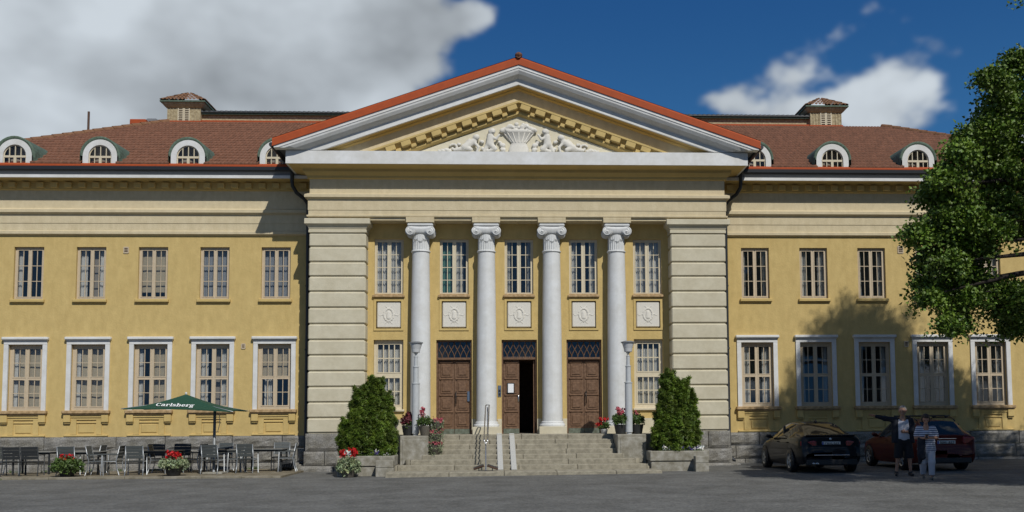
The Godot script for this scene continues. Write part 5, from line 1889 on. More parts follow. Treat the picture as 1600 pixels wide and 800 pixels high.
func make_plants():
	conifer("bushy green conifer in the planter by the café terrace, small bulge low on its flank", Vector3(-4.2, 0.48, 4.2), [[0.19, 0.0, 2.44, 0.44], [-0.27, 0.05, 2.10, 0.33], [0.45, -0.05, 1.95, 0.33], [-0.62, 0.05, 1.1, 0.24], [0.36, 0.2, 1.05, 0.36], [-0.15, 0.22, 1.35, 0.38]])
	conifer("twin-topped green conifer in the planter nearer the parked cars", Vector3(5.1, 0.5, 4.2), [[-0.19, 0.0, 2.55, 0.36], [0.26, 0.05, 2.32, 0.38], [-0.38, 0.1, 1.45, 0.30], [0.42, 0.1, 1.8, 0.27], [0.02, 0.22, 1.3, 0.42]])
	# pansies along the planters' rims
	for g in [[-4.22, -0.05, "white and violet pansies on the rim of the café-side planter", 0.7, 4.62], [5.25, 0.03, "white and violet pansies in the planter nearer the parked cars", 0.65, 4.62]]:
		var o := thing("pansy_bed", g[2], "flowers", Vector3(g[0], g[1] + 0.53, g[4]), 0.0, "pansies in the planters")
		var lf := leaf_cluster(6, 0.06, 0.035, 0.03, 3)
		for e in [["leaf_pot", 160, 0.0, 0.09, "leaves", 1.0], ["petal_white", 60, 0.09, 0.2, "blossoms", 1.0], ["petal_violet", 36, 0.07, 0.18, "blossoms", 1.0]]:
			var xf := []
			var cols := []
			for i in e[1]:
				var u := rng.randf_range(-1, 1)
				if e[4] == "blossoms": u = signf(u) * (0.35 + 0.6 * absf(u)) if e[0] == "petal_white" else u * 0.8
				xf.append(Transform3D(rnd_basis(rng.randf_range(0.7, 1.2)), Vector3(u * g[3], rng.randf_range(e[2], e[3]), rng.randf_range(-0.08, 0.14))))
				cols.append(tint(0.7, 1.3, 0.08))
			scatter(e[4], o, lf, M[e[0]], xf, cols)
	var bowl := [Vector2(0.0, 0.0), Vector2(0.17, 0.0), Vector2(0.19, 0.02), Vector2(0.25, 0.24), Vector2(0.265, 0.25), Vector2(0.24, 0.25), Vector2(0.22, 0.2)]
	var ty := func(x: float) -> float: return gy(x) + 0.057
	pot_plant("flower_bowl", "lime green leafy pot with a few red blossoms at the terrace kerb", Vector3(-13.4, ty.call(-13.4), 3.5), bowl, M.pot_dark, [0.30, 0.47, 0.28, 420, 0.075, 0.9], M.leaf_pot, [["petal_red", 16, 0.50, 0.66, 0.06, 0.2]], "flower bowls")
	pot_plant("flower_bowl", "dark fluted pot of pale variegated leaves with large red geraniums at the terrace kerb", Vector3(-10.05, ty.call(-10.05), 4.0), bowl, M.pot_dark, [0.34, 0.42, 0.22, 380, 0.065, 0.8], M.leaf_pale, [["petal_red", 46, 0.50, 0.70, 0.065, 0.22]], "flower bowls")
	pot_plant("flower_bowl", "round mound of pale variegated leaves with red geraniums before the concrete planter", Vector3(-4.63, gy(-4.6) + 0.0, 5.25), bowl, M.pot_stone, [0.30, 0.36, 0.30, 420, 0.06, 1.0], M.leaf_pale, [["petal_red", 22, 0.62, 0.82, 0.06, 0.1, Vector3(0.13, 0, 0)], ["petal_red", 14, 0.62, 0.78, 0.06, 0.08, Vector3(-0.16, 0, 0)]], "flower bowls")
	var pot := [Vector2(0.0, 0.0), Vector2(0.15, 0.0), Vector2(0.16, 0.02), Vector2(0.21, 0.28), Vector2(0.22, 0.30), Vector2(0.2, 0.30), Vector2(0.18, 0.24)]
	pot_plant("potted_begonia", "stone pot with lime foliage and tall pink plume on the pedestal by the tiered pots", Vector3(-2.55, 1.12, 3.55), pot, M.pot_stone, [0.40, 0.24, 0.17, 240, 0.06, 0.8], M.leaf_pot, [["petal_pink", 30, 0.5, 0.86, 0.045, 0.07, Vector3(-0.1, 0, 0)]], "pots on the pedestals")
	pot_plant("potted_coleus", "dark pot with wine red leaves behind the lamp post, next to the café-side conifer", Vector3(-3.12, 1.12, 3.1), pot, M.pot_dark, [0.42, 0.22, 0.30, 170, 0.075, 0.4], M.leaf_red, [["leaf_pot", 60, 0.2, 0.45, 0.05, 0.22]], "pots on the pedestals")
	pot_plant("potted_begonia", "dark pot with green foliage and dusky pink blossoms between lamp post and red geraniums", Vector3(3.55, 1.12, 3.2), pot, M.pot_dark, [0.42, 0.26, 0.22, 260, 0.07, 0.6], M.leaf_pot, [["petal_pink", 26, 0.58, 0.80, 0.05, 0.14]], "pots on the pedestals")
	pot_plant("potted_begonia", "dark pot with loose green foliage between lamp post and twin-topped conifer", Vector3(4.08, 1.12, 3.1), pot, M.pot_dark, [0.40, 0.22, 0.24, 200, 0.07, 0.5], M.leaf_pot, [["petal_pink", 12, 0.55, 0.72, 0.045, 0.1]], "pots on the pedestals")
	var small := [Vector2(0.0, 0.0), Vector2(0.09, 0.0), Vector2(0.12, 0.14), Vector2(0.125, 0.15), Vector2(0.11, 0.15), Vector2(0.1, 0.12)]
	pot_plant("potted_geranium", "small white pot with bright red geraniums at the top of the steps", Vector3(3.1, 1.12, 2.42), small, M.pot_white, [0.22, 0.17, 0.13, 120, 0.055, 0.5], M.leaf_pot, [["petal_red", 20, 0.32, 0.5, 0.05, 0.14], ["petal_red", 10, 0.26, 0.34, 0.05, 0.05, Vector3(-0.2, 0, 0)]])
	# tiered pots with pink blossoms on the steps
	var o := thing("tiered_flower_pots", "three-tier stack of pots with trailing pink flowers standing on the steps", "potted plant", Vector3(-2.2, 0.54, 3.83))
	for k in 3:
		var y := k * 0.36
		var r := 0.19 - 0.025 * k
		var s := S(true)
		lathe(s, [Vector2(0, y), Vector2(r * 0.75, y), Vector2(r, y + 0.26), Vector2(r + 0.015, y + 0.28), Vector2(r - 0.02, y + 0.28), Vector2(r * 0.7, y + 0.27), Vector2(0.05, y + 0.28), Vector2(0.05, y + 0.37)], 18, Vector3(0.04 * (k - 1), 0, 0))
		mk("pot", s, M.pot_stone, o)
		for e in [["leaf_pale", 90, -0.02, 0.36, 0.045, 1.15, "leaves"], ["petal_pink", 30, 0.28, 0.40, 0.05, 1.05, "blossoms"]]:
			var lf := leaf_cluster(7, e[4], e[4] * 0.6, e[4] * 0.5, 8 + k)
			var xf := []
			var cols := []
			for i in e[1]:
				var a := rng.randf() * TAU
				var rr: float = r * e[5] * (0.8 + 0.35 * rng.randf())
				xf.append(Transform3D(rnd_basis(rng.randf_range(0.7, 1.2)), Vector3(0.04 * (k - 1) + sin(a) * rr, y + rng.randf_range(e[2], e[3]), cos(a) * rr)))
				cols.append(tint(0.45, 1.0, 0.1) if e[6] == "leaves" else tint(0.8, 1.2, 0.1))
			scatter(e[6], o, lf, M[e[0]], xf, cols)
	# weeds in the joint between terrace and plinth, and along the kerb
	var w := thing("weed_tuft", "low green weeds growing along the foot of the granite plinth", "weeds", Vector3(0, 0, 0))
	w.set_meta("kind", "stuff")
	var xf := []
	var cols := []
	for i in 420:
		var x := rng.randf_range(-17.5, -7.2)
		if fposmod(x * 0.9, 1.0) > 0.45: continue
		xf.append(Transform3D(rnd_basis(rng.randf_range(0.4, 1.0)), Vector3(x, gy(x) + 0.08, 0.32 + rng.randf() * 0.12)))
		cols.append(tint(0.5, 1.2, 0.2))
	for i in 120:
		var x := rng.randf_range(-19.0, -15.2)
		xf.append(Transform3D(rnd_basis(rng.randf_range(0.4, 1.0)), Vector3(x, gy(x) + 0.03, lerpf(2.6, 4.95, (x + 22.0) / 15.4) + 0.16 + rng.randf() * 0.1)))
		cols.append(tint(0.7, 1.3, 0.2))
	scatter("leaves", w, leaf_cluster(7, 0.10, 0.02, 0.03, 4, 1.0), M.leaf_pot, xf, cols)

# ==================================================================== the big tree at the right
func make_tree():
	var base := Vector3(17.7, gy(17.7), 13.0)
	var o := thing("broadleaf_tree", "tall leafy green tree whose boughs hang before the right wing", "tree", base)
	var s := S(true)
	tube(s, [Vector3(0.1, -0.2, 0), Vector3(0.05, 0.4, 0), Vector3(0, 2.5, 0.05), Vector3(0.1, 6, 0), Vector3(0.0, 11, 0.1), Vector3(0.2, 14, 0), Vector3(0.2, 16.3, 0)], [0.62, 0.48, 0.40, 0.33, 0.23, 0.11, 0.03], 14)
	mk("trunk", s, M.bark, o)
	# boughs: tip positions of leaf masses; first those that the view shows, then the rest of the crown
	var tips := []   # [position, radius]
	# picture positions and sizes of the leaf masses in view, set at the tree's distance
	var seen := [[1590, 95, 22], [1550, 118, 18], [1580, 130, 24], [1560, 160, 22], [1592, 170, 26], [1540, 195, 20], [1570, 205, 26], [1515, 210, 16], [1545, 235, 24], [1590, 235, 26], [1500, 235, 16], [1520, 260, 22], [1560, 270, 28], [1595, 280, 28], [1482, 272, 18], [1462, 290, 14], [1457, 305, 16], [1490, 310, 24], [1530, 310, 28], [1575, 320, 28], [1472, 335, 18], [1510, 345, 26], [1550, 350, 26], [1590, 350, 22], [1442, 362, 15], [1470, 365, 20], [1500, 375, 22], [1535, 380, 20], [1430, 360, 9], [1452, 405, 16], [1480, 410, 20], [1515, 410, 18], [1448, 440, 14], [1475, 445, 18], [1505, 440, 16], [1530, 440, 12], [1458, 460, 12], [1490, 475, 16], [1495, 496, 13], [1518, 462, 12], [1485, 505, 9], [1575, 455, 18], [1595, 465, 18], [1567, 480, 12], [1590, 495, 15], [1580, 508, 9]]
	var cb := Basis.from_euler(Vector3(0.0756, -0.046, -0.0065))
	var eye := Vector3(0, 1.6, 34.9)
	for g in seen:
		var ray: Vector3 = cb * Vector3((g[0] - 865.6) / 1570.0, (536.03 - g[1]) / 1570.0, -1.0)
		var zz := 13.0 + rng.randf_range(-0.8, 0.8)
		tips.append([eye + ray * ((zz - eye.z) / ray.z) - base, maxf(0.1, g[2] / 71.0 - 0.05)])
	var n_seen := tips.size()
	for i in 285:
		var t := pow(rng.randf(), 0.7)
		var h := lerpf(18.0, 4.6, t)
		var a := rng.randf() * TAU
		var r: float = 7.7 * pow((18.4 - h) / 12.4, 0.76)
		if h < 6.0: r = 7.7
		r *= 0.55 + 0.43 * rng.randf()
		var p := Vector3(cos(a) * r, h, sin(a) * r * 0.85)
		var v: Vector3 = cb.inverse() * (p + base - eye)
		var px: float = 865.6 + 1570.0 * v.x / -v.z
		var py: float = 536.03 - 1570.0 * v.y / -v.z
		if px < 1680.0 and py > -70.0: continue
		tips.append([p, rng.randf_range(0.6, 1.15)])
	# limbs
	s = S(true)
	for i in tips.size():
		if i % 3: continue
		var p: Vector3 = tips[i][0]
		var y0: float = clampf(p.y * 0.6 + 0.8 + rng.randf(), 2.6, 17.0)
		var st := Vector3(0.03 * y0, y0, 0)
		var mid := st.lerp(p, 0.5) + Vector3(0, 0.10 * (p - st).length(), 0) + Vector3(rng.randf_range(-0.3, 0.3), 0, rng.randf_range(-0.3, 0.3))
		var l := (p - st).length()
		tube(s, [st, st.lerp(mid, 0.55) + Vector3(0, 0.1, 0), mid, mid.lerp(p, 0.55) + Vector3(0, 0.08, 0), p], [0.022 * l, 0.017 * l, 0.012 * l, 0.007 * l, 0.008], 7)
	mk("limbs", s, M.bark, o)
	s = S(true)
	var lf := [leaf_cluster(10, 0.095, 0.075, 0.14, 21, 0.25), leaf_cluster(10, 0.105, 0.07, 0.14, 22, 0.1)]
	var sets := [[[], []], [[], []]]
	for i in tips.size():
		var c: Vector3 = tips[i][0]
		var r: float = tips[i][1]
		# twigs that carry the leaves
		var nt := int(7 + 26 * r) if i < n_seen else 11
		var tone := rng.randf_range(0.8, 1.15)
		for k in nt:
			# a twig that ends in a flat, slightly drooping spray of leaves
			var d := Vector3(rng.randfn(), rng.randfn() * 0.62, rng.randfn()).normalized() * r * rng.randf_range(0.35, 1.3)
			if i < n_seen and k % 2 == 0: tube(s, [c - d * 0.3, c + d * 0.45 + Vector3(0, 0.05, 0), c + d], [0.014, 0.009, 0.003], 4, false)
			var m := 13 if i < n_seen else int(20 * maxf(0.7, r))
			var wide := 0.13 if i < n_seen else 0.30
			var lum := tone * rng.randf_range(0.7, 1.25)
			for j in m:
				var e := Vector3(rng.randfn() * wide, rng.randfn() * wide * 0.38, rng.randfn() * wide)
				e.y -= 0.5 * (e.x * e.x + e.z * e.z) / wide * 0.5
				var w := rng.randi() % 2
				sets[w][0].append(Transform3D(rnd_basis(rng.randf_range(0.6, 1.15)), c + d + e))
				sets[w][1].append(tint(0.75 * lum, 1.25 * lum, 0.13))
	mk("twigs", s, M.bark, o)
	for w in 2: scatter("crown", o, lf[w], M.leaf_tree, sets[w][0], sets[w][1])

# ==================================================================== cars
func paint(c: Color, called: String) -> StandardMaterial3D:
	var m := StandardMaterial3D.new()
	m.resource_name = called
	m.albedo_color = c
	m.roughness = 0.5
	m.clearcoat_enabled = true
	m.metallic_specular = 0.25
	m.clearcoat = 0.35
	m.clearcoat_roughness = 0.03
	m.cull_mode = BaseMaterial3D.CULL_DISABLED
	return m

func car_glass() -> StandardMaterial3D:
	var m := StandardMaterial3D.new()
	m.resource_name = "car_glass"
	m.albedo_color = lin(0.012, 0.014, 0.016)
	m.roughness = 0.03
	m.metallic_specular = 0.4
	m.cull_mode = BaseMaterial3D.CULL_DISABLED
	return m

# sections along the car, front to back: [z, half width, bottom y, belt y, top y, half width of the top, glass at the sides, glass on top]
func car_shell(o: Node3D, sec: Array, pm: Material, gm: Material):
	var body := S(true)
	var glass := S(true)
	var rows := []
	for e in sec:
		var w: float = e[1]
		var b: float = e[2]
		var bt: float = e[3]
		var tp: float = e[4]
		var tw: float = e[5]
		var r := [Vector3(w * 0.90, b, e[0]), Vector3(w * 0.975, b + 0.10, e[0]), Vector3(w, lerpf(b, bt, 0.55), e[0]), Vector3(w * 0.985, bt - 0.05, e[0]), Vector3(w * 0.955, bt, e[0])]
		if tp - bt > 0.12:
			r.append(Vector3(lerpf(w * 0.95, tw, 0.5) + 0.02, lerpf(bt, tp, 0.5), e[0]))
			r.append(Vector3(tw, tp - 0.055, e[0]))
			r.append(Vector3(tw * 0.86, tp - 0.018, e[0]))
		else:
			r.append(Vector3(lerpf(w * 0.955, tw, 0.4), lerpf(bt, tp, 0.5), e[0]))
			r.append(Vector3(lerpf(w * 0.955, tw, 0.8), lerpf(bt, tp, 0.8), e[0]))
			r.append(Vector3(tw * 0.86, tp - 0.006, e[0]))
		r.append(Vector3(tw * 0.45, tp, e[0]))
		r.append(Vector3(0, tp + 0.004, e[0]))
		rows.append(r)
	for i in sec.size() - 1:
		for j in 9:
			for sg in [1.0, -1.0]:
				var k := Vector3(sg, 1, 1)
				var t := body
				if j in [4, 5] and sec[i][6] and sec[i + 1][6]: t = glass
				if j >= 7 and sec[i][7] and sec[i + 1][7]: t = glass
				if sg > 0: q(t, rows[i][j] * k, rows[i][j + 1] * k, rows[i + 1][j + 1] * k, rows[i + 1][j] * k)
				else: q(t, rows[i][j] * k, rows[i + 1][j] * k, rows[i + 1][j + 1] * k, rows[i][j + 1] * k)
	for e in [0, sec.size() - 1]:
		for j in 9:
			for sg in [1.0, -1.0]:
				var k := Vector3(sg, 1, 1)
				tri(body, Vector3(0, rows[e][0].y, rows[e][0].z), rows[e][j] * k, rows[e][j + 1] * k)
	mk("body", body, pm, o)
	mk("windows", glass, gm, o)

func wheel(o: Node3D, x: float, z: float, r: float):
	var w := part("wheel", o, Vector3(x, r, z))
	w.rotation.z = PI / 2
	var s := S(true)
	lathe(s, [Vector2(r * 0.64, -0.11), Vector2(r * 0.94, -0.108), Vector2(r, -0.08), Vector2(r, 0.08), Vector2(r * 0.94, 0.108), Vector2(r * 0.64, 0.11)], 28, Vector3.ZERO)
	mk("tyre", s, M.black_plastic, w)
	s = S()
	for sd in [-1.0, 1.0]:
		lathe(s, [Vector2(r * 0.56, sd * 0.085), Vector2(r * 0.66, sd * 0.108)], 28, Vector3.ZERO)
		for k in 5:
			var a := TAU * k / 5
			var t := Transform3D(Basis(Vector3.UP, a), Vector3.ZERO)
			bbox(s, Vector3(-0.03, minf(sd * 0.07, sd * 0.1), 0.02), Vector3(0.03, maxf(sd * 0.07, sd * 0.1), r * 0.62), 0.006, t)
	mk("rim", s, M.alu, w)
	s = S()
	lathe(s, [Vector2(0, -0.06), Vector2(r * 0.62, -0.06), Vector2(r * 0.62, 0.06), Vector2(0, 0.06)], 20, Vector3.ZERO)
	mk("brake_disc", s, M.pot_dark, w)

func arch_disc(o: Node3D, x: float, z: float, r: float):
	var s := S()
	var n := 24
	var sg := signf(x)
	for k in n:
		var a0 := -0.35 + (PI + 0.7) * k / n
		var a1 := -0.35 + (PI + 0.7) * (k + 1) / n
		for g in [[0.0, r * 1.14]]:
			tri(s, Vector3(x, r, z), Vector3(x, maxf(r + sin(a0) * g[1], 0.16), z + cos(a0) * g[1]), Vector3(x, maxf(r + sin(a1) * g[1], 0.16), z + cos(a1) * g[1]))
	mk("wheel_arch", s, M.slat_dark, o)

func plate_text(o: Node3D, txt: String, at: Vector3):
	var s := S()
	bbox(s, at + Vector3(-0.26, -0.058, -0.012), at + Vector3(0.26, 0.058, 0.0), 0.004)
	mk("number_plate", s, M.pot_white, o)
	var tm := TextMesh.new()
	tm.text = txt
	var f := SystemFont.new()
	f.font_names = PackedStringArray(["Droid Sans"])
	f.font_weight = 700
	tm.font = f
	tm.font_size = 24
	tm.pixel_size = 0.0042
	tm.depth = 0.002
	var t := MeshInstance3D.new()
	t.name = "plate_lettering"
	t.mesh = tm
	t.material_override = M.black_plastic
	t.position = at + Vector3(0.02, 0, 0.003)
	o.add_child(t)
	s = S()
	box(s, at + Vector3(-0.255, -0.05, 0.0), at + Vector3(-0.215, 0.05, 0.002))
	mk("plate_band", s, M.blue_band, o)

func make_cars():
	mat("tail_red", lin(0.22, 0.008, 0.010), 0.15)
	mat("blue_band", lin(0.02, 0.06, 0.35), 0.4)
	mat("chrome", lin(0.6, 0.6, 0.6), 0.15).metallic = 1.0
	var black := paint(lin(0.008, 0.009, 0.011), "black_car_paint")
	var red := paint(lin(0.085, 0.010, 0.008), "red_car_paint")
	var gm := car_glass()
	# ---- black sedan
	var o := thing("parked_sedan", "black four-door sedan parked nose to the wall in the tree's shade", "car", Vector3(8.95, gy(8.95), 5.0))
	var sedan := [[-2.31, 0.60, 0.30, 0.52, 0.60, 0.45, 0, 0], [-2.22, 0.78, 0.22, 0.62, 0.70, 0.62, 0, 0], [-1.9, 0.87, 0.19, 0.72, 0.80, 0.68, 0, 0], [-1.4, 0.90, 0.18, 0.82, 0.90, 0.70, 0, 0], [-0.98, 0.905, 0.18, 0.88, 0.98, 0.70, 0, 1], [-0.62, 0.905, 0.18, 0.905, 1.18, 0.66, 1, 1], [-0.22, 0.905, 0.18, 0.92, 1.37, 0.60, 1, 1], [-0.05, 0.905, 0.18, 0.925, 1.405, 0.59, 1, 0], [0.4, 0.905, 0.18, 0.94, 1.43, 0.585, 1, 0], [0.85, 0.905, 0.18, 0.955, 1.405, 0.58, 1, 0], [1.08, 0.905, 0.18, 0.965, 1.365, 0.585, 1, 1], [1.4, 0.90, 0.19, 0.98, 1.23, 0.62, 1, 1], [1.72, 0.89, 0.21, 0.99, 1.085, 0.68, 0, 1], [1.95, 0.875, 0.23, 0.985, 1.055, 0.70, 0, 0], [2.18, 0.845, 0.25, 0.96, 1.045, 0.70, 0, 0], [2.24, 0.83, 0.26, 0.90, 0.98, 0.68, 0, 0], [2.31, 0.80, 0.32, 0.62, 0.70, 0.60, 0, 0], [2.32, 0.74, 0.38, 0.52, 0.58, 0.5, 0, 0]]
	car_shell(o, sedan, black, gm)
	for sx in [-1.0, 1.0]:
		for z in [-1.46, 1.35]:
			arch_disc(o, sx * 0.912, z, 0.325)
			wheel(o, sx * 0.83, z, 0.325)
		var s := S()
		bbox(s, Vector3(-0.22, 0.74, -0.1), Vector3(0.22, 0.90, 0.06), 0.03, Transform3D(Basis(Vector3.UP, sx * 0.20), Vector3(sx * 0.625, 0, 2.21)))
		mk("tail_light", s, M.tail_red, o)
		s = S(true)
		nets(s, [[Vector3(sx * 0.96, 0.99, -0.62), Vector3(sx * 1.03, 1.0, -0.60), 0.06, 0.055], [Vector3(sx * 0.88, 0.95, -0.62), Vector3(sx * 0.96, 0.98, -0.62), 0.03, 0.03]], 0.015, 0.03)
		mk("door_mirror", s, black, o)
		s = S(true)
		for z in [-0.05, 0.95]: tube(s, [Vector3(sx * 0.90, 0.84, z), Vector3(sx * 0.925, 0.845, z + 0.05), Vector3(sx * 0.925, 0.845, z + 0.18), Vector3(sx * 0.90, 0.84, z + 0.22)], 0.013, 6)
		mk("door_handle", s, black, o)
		s = S()
		for p in [[-0.35, 0.55], [0.25, 0.55]]:
			var pz: float = p[0]
			box(s, Vector3(sx * 0.86 - 0.05, 0.955, pz + 0.03), Vector3(sx * 0.86 + 0.04, 0.965, pz + 0.62), Transform3D())
		box(s, Vector3(minf(sx * 0.74, sx * 0.80), 0.96, 0.30), Vector3(maxf(sx * 0.74, sx * 0.80), 1.30, 0.40))
		mk("window_trim", s, M.black_plastic, o)
		s = S()
		lathe(s, [Vector2(0.04, 0.0), Vector2(0.04, 0.12), Vector2(0.03, 0.12), Vector2(0.03, 0.0)], 14, Vector3.ZERO)
	var s := S()
	bbox(s, Vector3(-0.72, 0.22, 2.2), Vector3(0.72, 0.40, 2.335), 0.03)
	mk("bumper_trim", s, M.black_plastic, o)
	s = S()
	bbox(s, Vector3(-0.70, 1.035, 2.10), Vector3(0.70, 1.06, 2.235), 0.01)
	mk("boot_lip", s, black, o)
	s = S()
	bbox(s, Vector3(-0.33, 0.70, 2.24), Vector3(0.33, 0.72, 2.30), 0.006)
	bbox(s, Vector3(-0.5, 0.50, 2.30), Vector3(0.5, 0.515, 2.335), 0.004)
	mk("chrome_strip", s, M.chrome, o)
	plate_text(o, "CHU-163", Vector3(0.0, 0.82, 2.285))
	s = S(true)
	lathe(s, [Vector2(0, 0.0), Vector2(0.04, 0.0), Vector2(0.04, 0.012), Vector2(0, 0.016)], 18, Vector3.ZERO)
	var bd := mk("badge", s, M.chrome, o, Vector3(0, 0.955, 2.235))
	bd.rotation.x = PI / 2 - 0.3
	s = S(true)
	for x in [-0.52, -0.42]: tube(s, [Vector3(x, 0.27, 2.15), Vector3(x, 0.27, 2.36)], 0.038, 12)
	mk("exhaust", s, M.chrome, o)
	s = S(true)
	nets(s, [[Vector3(0, 1.425, 0.75), Vector3(0, 1.45, 0.88), 0.012, 0.028], [Vector3(0, 1.42, 0.95), Vector3(0, 1.47, 0.9), 0.03, 0.012]], 0.012, 0.02)
	mk("roof_antenna", s, M.black_plastic, o)
	# ---- red estate car
	o = thing("parked_estate_car", "dark red estate car with black roof rails parked behind the two walkers", "car", Vector3(12.25, gy(12.25), 4.95))
	var est := [[-2.25, 0.58, 0.30, 0.52, 0.62, 0.45, 0, 0], [-2.15, 0.77, 0.22, 0.64, 0.73, 0.62, 0, 0], [-1.85, 0.86, 0.19, 0.74, 0.83, 0.68, 0, 0], [-1.35, 0.89, 0.18, 0.83, 0.93, 0.70, 0, 0], [-1.0, 0.895, 0.18, 0.88, 1.0, 0.70, 0, 1], [-0.62, 0.895, 0.18, 0.90, 1.22, 0.66, 1, 1], [-0.25, 0.895, 0.18, 0.92, 1.40, 0.61, 1, 1], [-0.05, 0.895, 0.18, 0.925, 1.435, 0.60, 1, 0], [0.5, 0.895, 0.18, 0.94, 1.455, 0.60, 1, 0], [1.2, 0.895, 0.19, 0.955, 1.43, 0.59, 1, 0], [1.62, 0.885, 0.20, 0.965, 1.40, 0.58, 1, 1], [1.95, 0.87, 0.22, 0.97, 1.18, 0.62, 0, 1], [2.14, 0.85, 0.24, 0.96, 1.02, 0.66, 0, 1], [2.19, 0.84, 0.26, 0.90, 0.98, 0.66, 0, 0], [2.25, 0.80, 0.32, 0.62, 0.70, 0.60, 0, 0], [2.26, 0.74, 0.38, 0.52, 0.58, 0.5, 0, 0]]
	car_shell(o, est, red, gm)
	for sx in [-1.0, 1.0]:
		for z in [-1.36, 1.28]:
			arch_disc(o, sx * 0.902, z, 0.32)
			wheel(o, sx * 0.82, z, 0.32)
		s = S()
		bbox(s, Vector3(-0.19, 0.76, -0.1), Vector3(0.19, 0.96, 0.06), 0.03, Transform3D(Basis(Vector3.UP, sx * 0.20), Vector3(sx * 0.655, 0, 2.16)))
		mk("tail_light", s, M.tail_red, o)
		s = S(true)
		nets(s, [[Vector3(sx * 0.95, 0.99, -0.64), Vector3(sx * 1.02, 1.0, -0.62), 0.06, 0.055], [Vector3(sx * 0.87, 0.95, -0.64), Vector3(sx * 0.95, 0.98, -0.64), 0.03, 0.03]], 0.015, 0.03)
		mk("door_mirror", s, red, o)
		s = S(true)
		tube(s, [Vector3(sx * 0.56, 1.42, -0.15), Vector3(sx * 0.57, 1.49, 0.0), Vector3(sx * 0.57, 1.51, 0.6), Vector3(sx * 0.56, 1.49, 1.4), Vector3(sx * 0.55, 1.40, 1.6)], 0.018, 8)
		mk("roof_rail", s, M.black_plastic, o)
		s = S(true)
		for z in [-0.05, 0.95]: tube(s, [Vector3(sx * 0.89, 0.84, z), Vector3(sx * 0.915, 0.845, z + 0.05), Vector3(sx * 0.915, 0.845, z + 0.18), Vector3(sx * 0.89, 0.84, z + 0.22)], 0.013, 6)
		mk("door_handle", s, red, o)
		s = S()
		for z in [0.30, 1.22]: box(s, Vector3(minf(sx * 0.72, sx * 0.79), 0.96, z), Vector3(maxf(sx * 0.72, sx * 0.79), 1.32, z + 0.1))
		mk("window_trim", s, M.black_plastic, o)
	for z in [0.15, 1.0]:
		s = S(true)
		tube(s, [Vector3(-0.66, 1.55, z), Vector3(0.66, 1.55, z)], 0.022, 8)
		for sx in [-1.0, 1.0]: bbox(s, Vector3(sx * 0.57 - 0.05, 1.48, z - 0.05), Vector3(sx * 0.57 + 0.05, 1.56, z + 0.05), 0.015)
		mk("roof_bar", s, M.black_plastic, o)
	s = S()
	bbox(s, Vector3(-0.70, 0.22, 2.14), Vector3(0.70, 0.40, 2.275), 0.03)
	mk("bumper_trim", s, M.black_plastic, o)
	plate_text(o, "NHL-857", Vector3(0.0, 0.80, 2.235))
	s = S()
	bbox(s, Vector3(-0.30, 0.90, 2.17), Vector3(0.30, 0.92, 2.215), 0.005)
	mk("chrome_strip", s, M.chrome, o)

# ==================================================================== people
func hand_bones(wrist: Vector3, dir: Vector3, side: Vector3, curl: float) -> Array:
	# palm, four unequal fingers, thumb; dir runs to the fingertips, side to the thumb
	var nrm := dir.cross(side).normalized()
	var b := [[wrist, wrist + dir * 0.085, 0.026, 0.031], [wrist + dir * 0.04 + side * 0.022, wrist + dir * 0.088 + side * 0.026, 0.018, 0.015], [wrist + dir * 0.04 - side * 0.022, wrist + dir * 0.082 - side * 0.028, 0.018, 0.014]]
	var ln := [0.072, 0.082, 0.076, 0.058]
	for i in 4:
		var root := wrist + dir * 0.088 + side * (0.030 - 0.020 * i)
		var d1 := (dir + nrm * curl * 0.6).normalized()
		var d2 := (dir + nrm * curl * 1.6).normalized()
		var m: Vector3 = root + d1 * ln[i] * 0.5
		b.append([root, m, 0.0095, 0.009])
		b.append([m, m + d2 * ln[i] * 0.5, 0.009, 0.0075])
	var tr := wrist + dir * 0.03 + side * 0.03
	var tm: Vector3 = tr + (side * 0.8 + dir * 0.7).normalized() * 0.035
	b.append([tr, tm, 0.013, 0.011])
	b.append([tm, tm + (dir * 0.9 + side * 0.25 + nrm * curl).normalized() * 0.032, 0.011, 0.009])
	return b

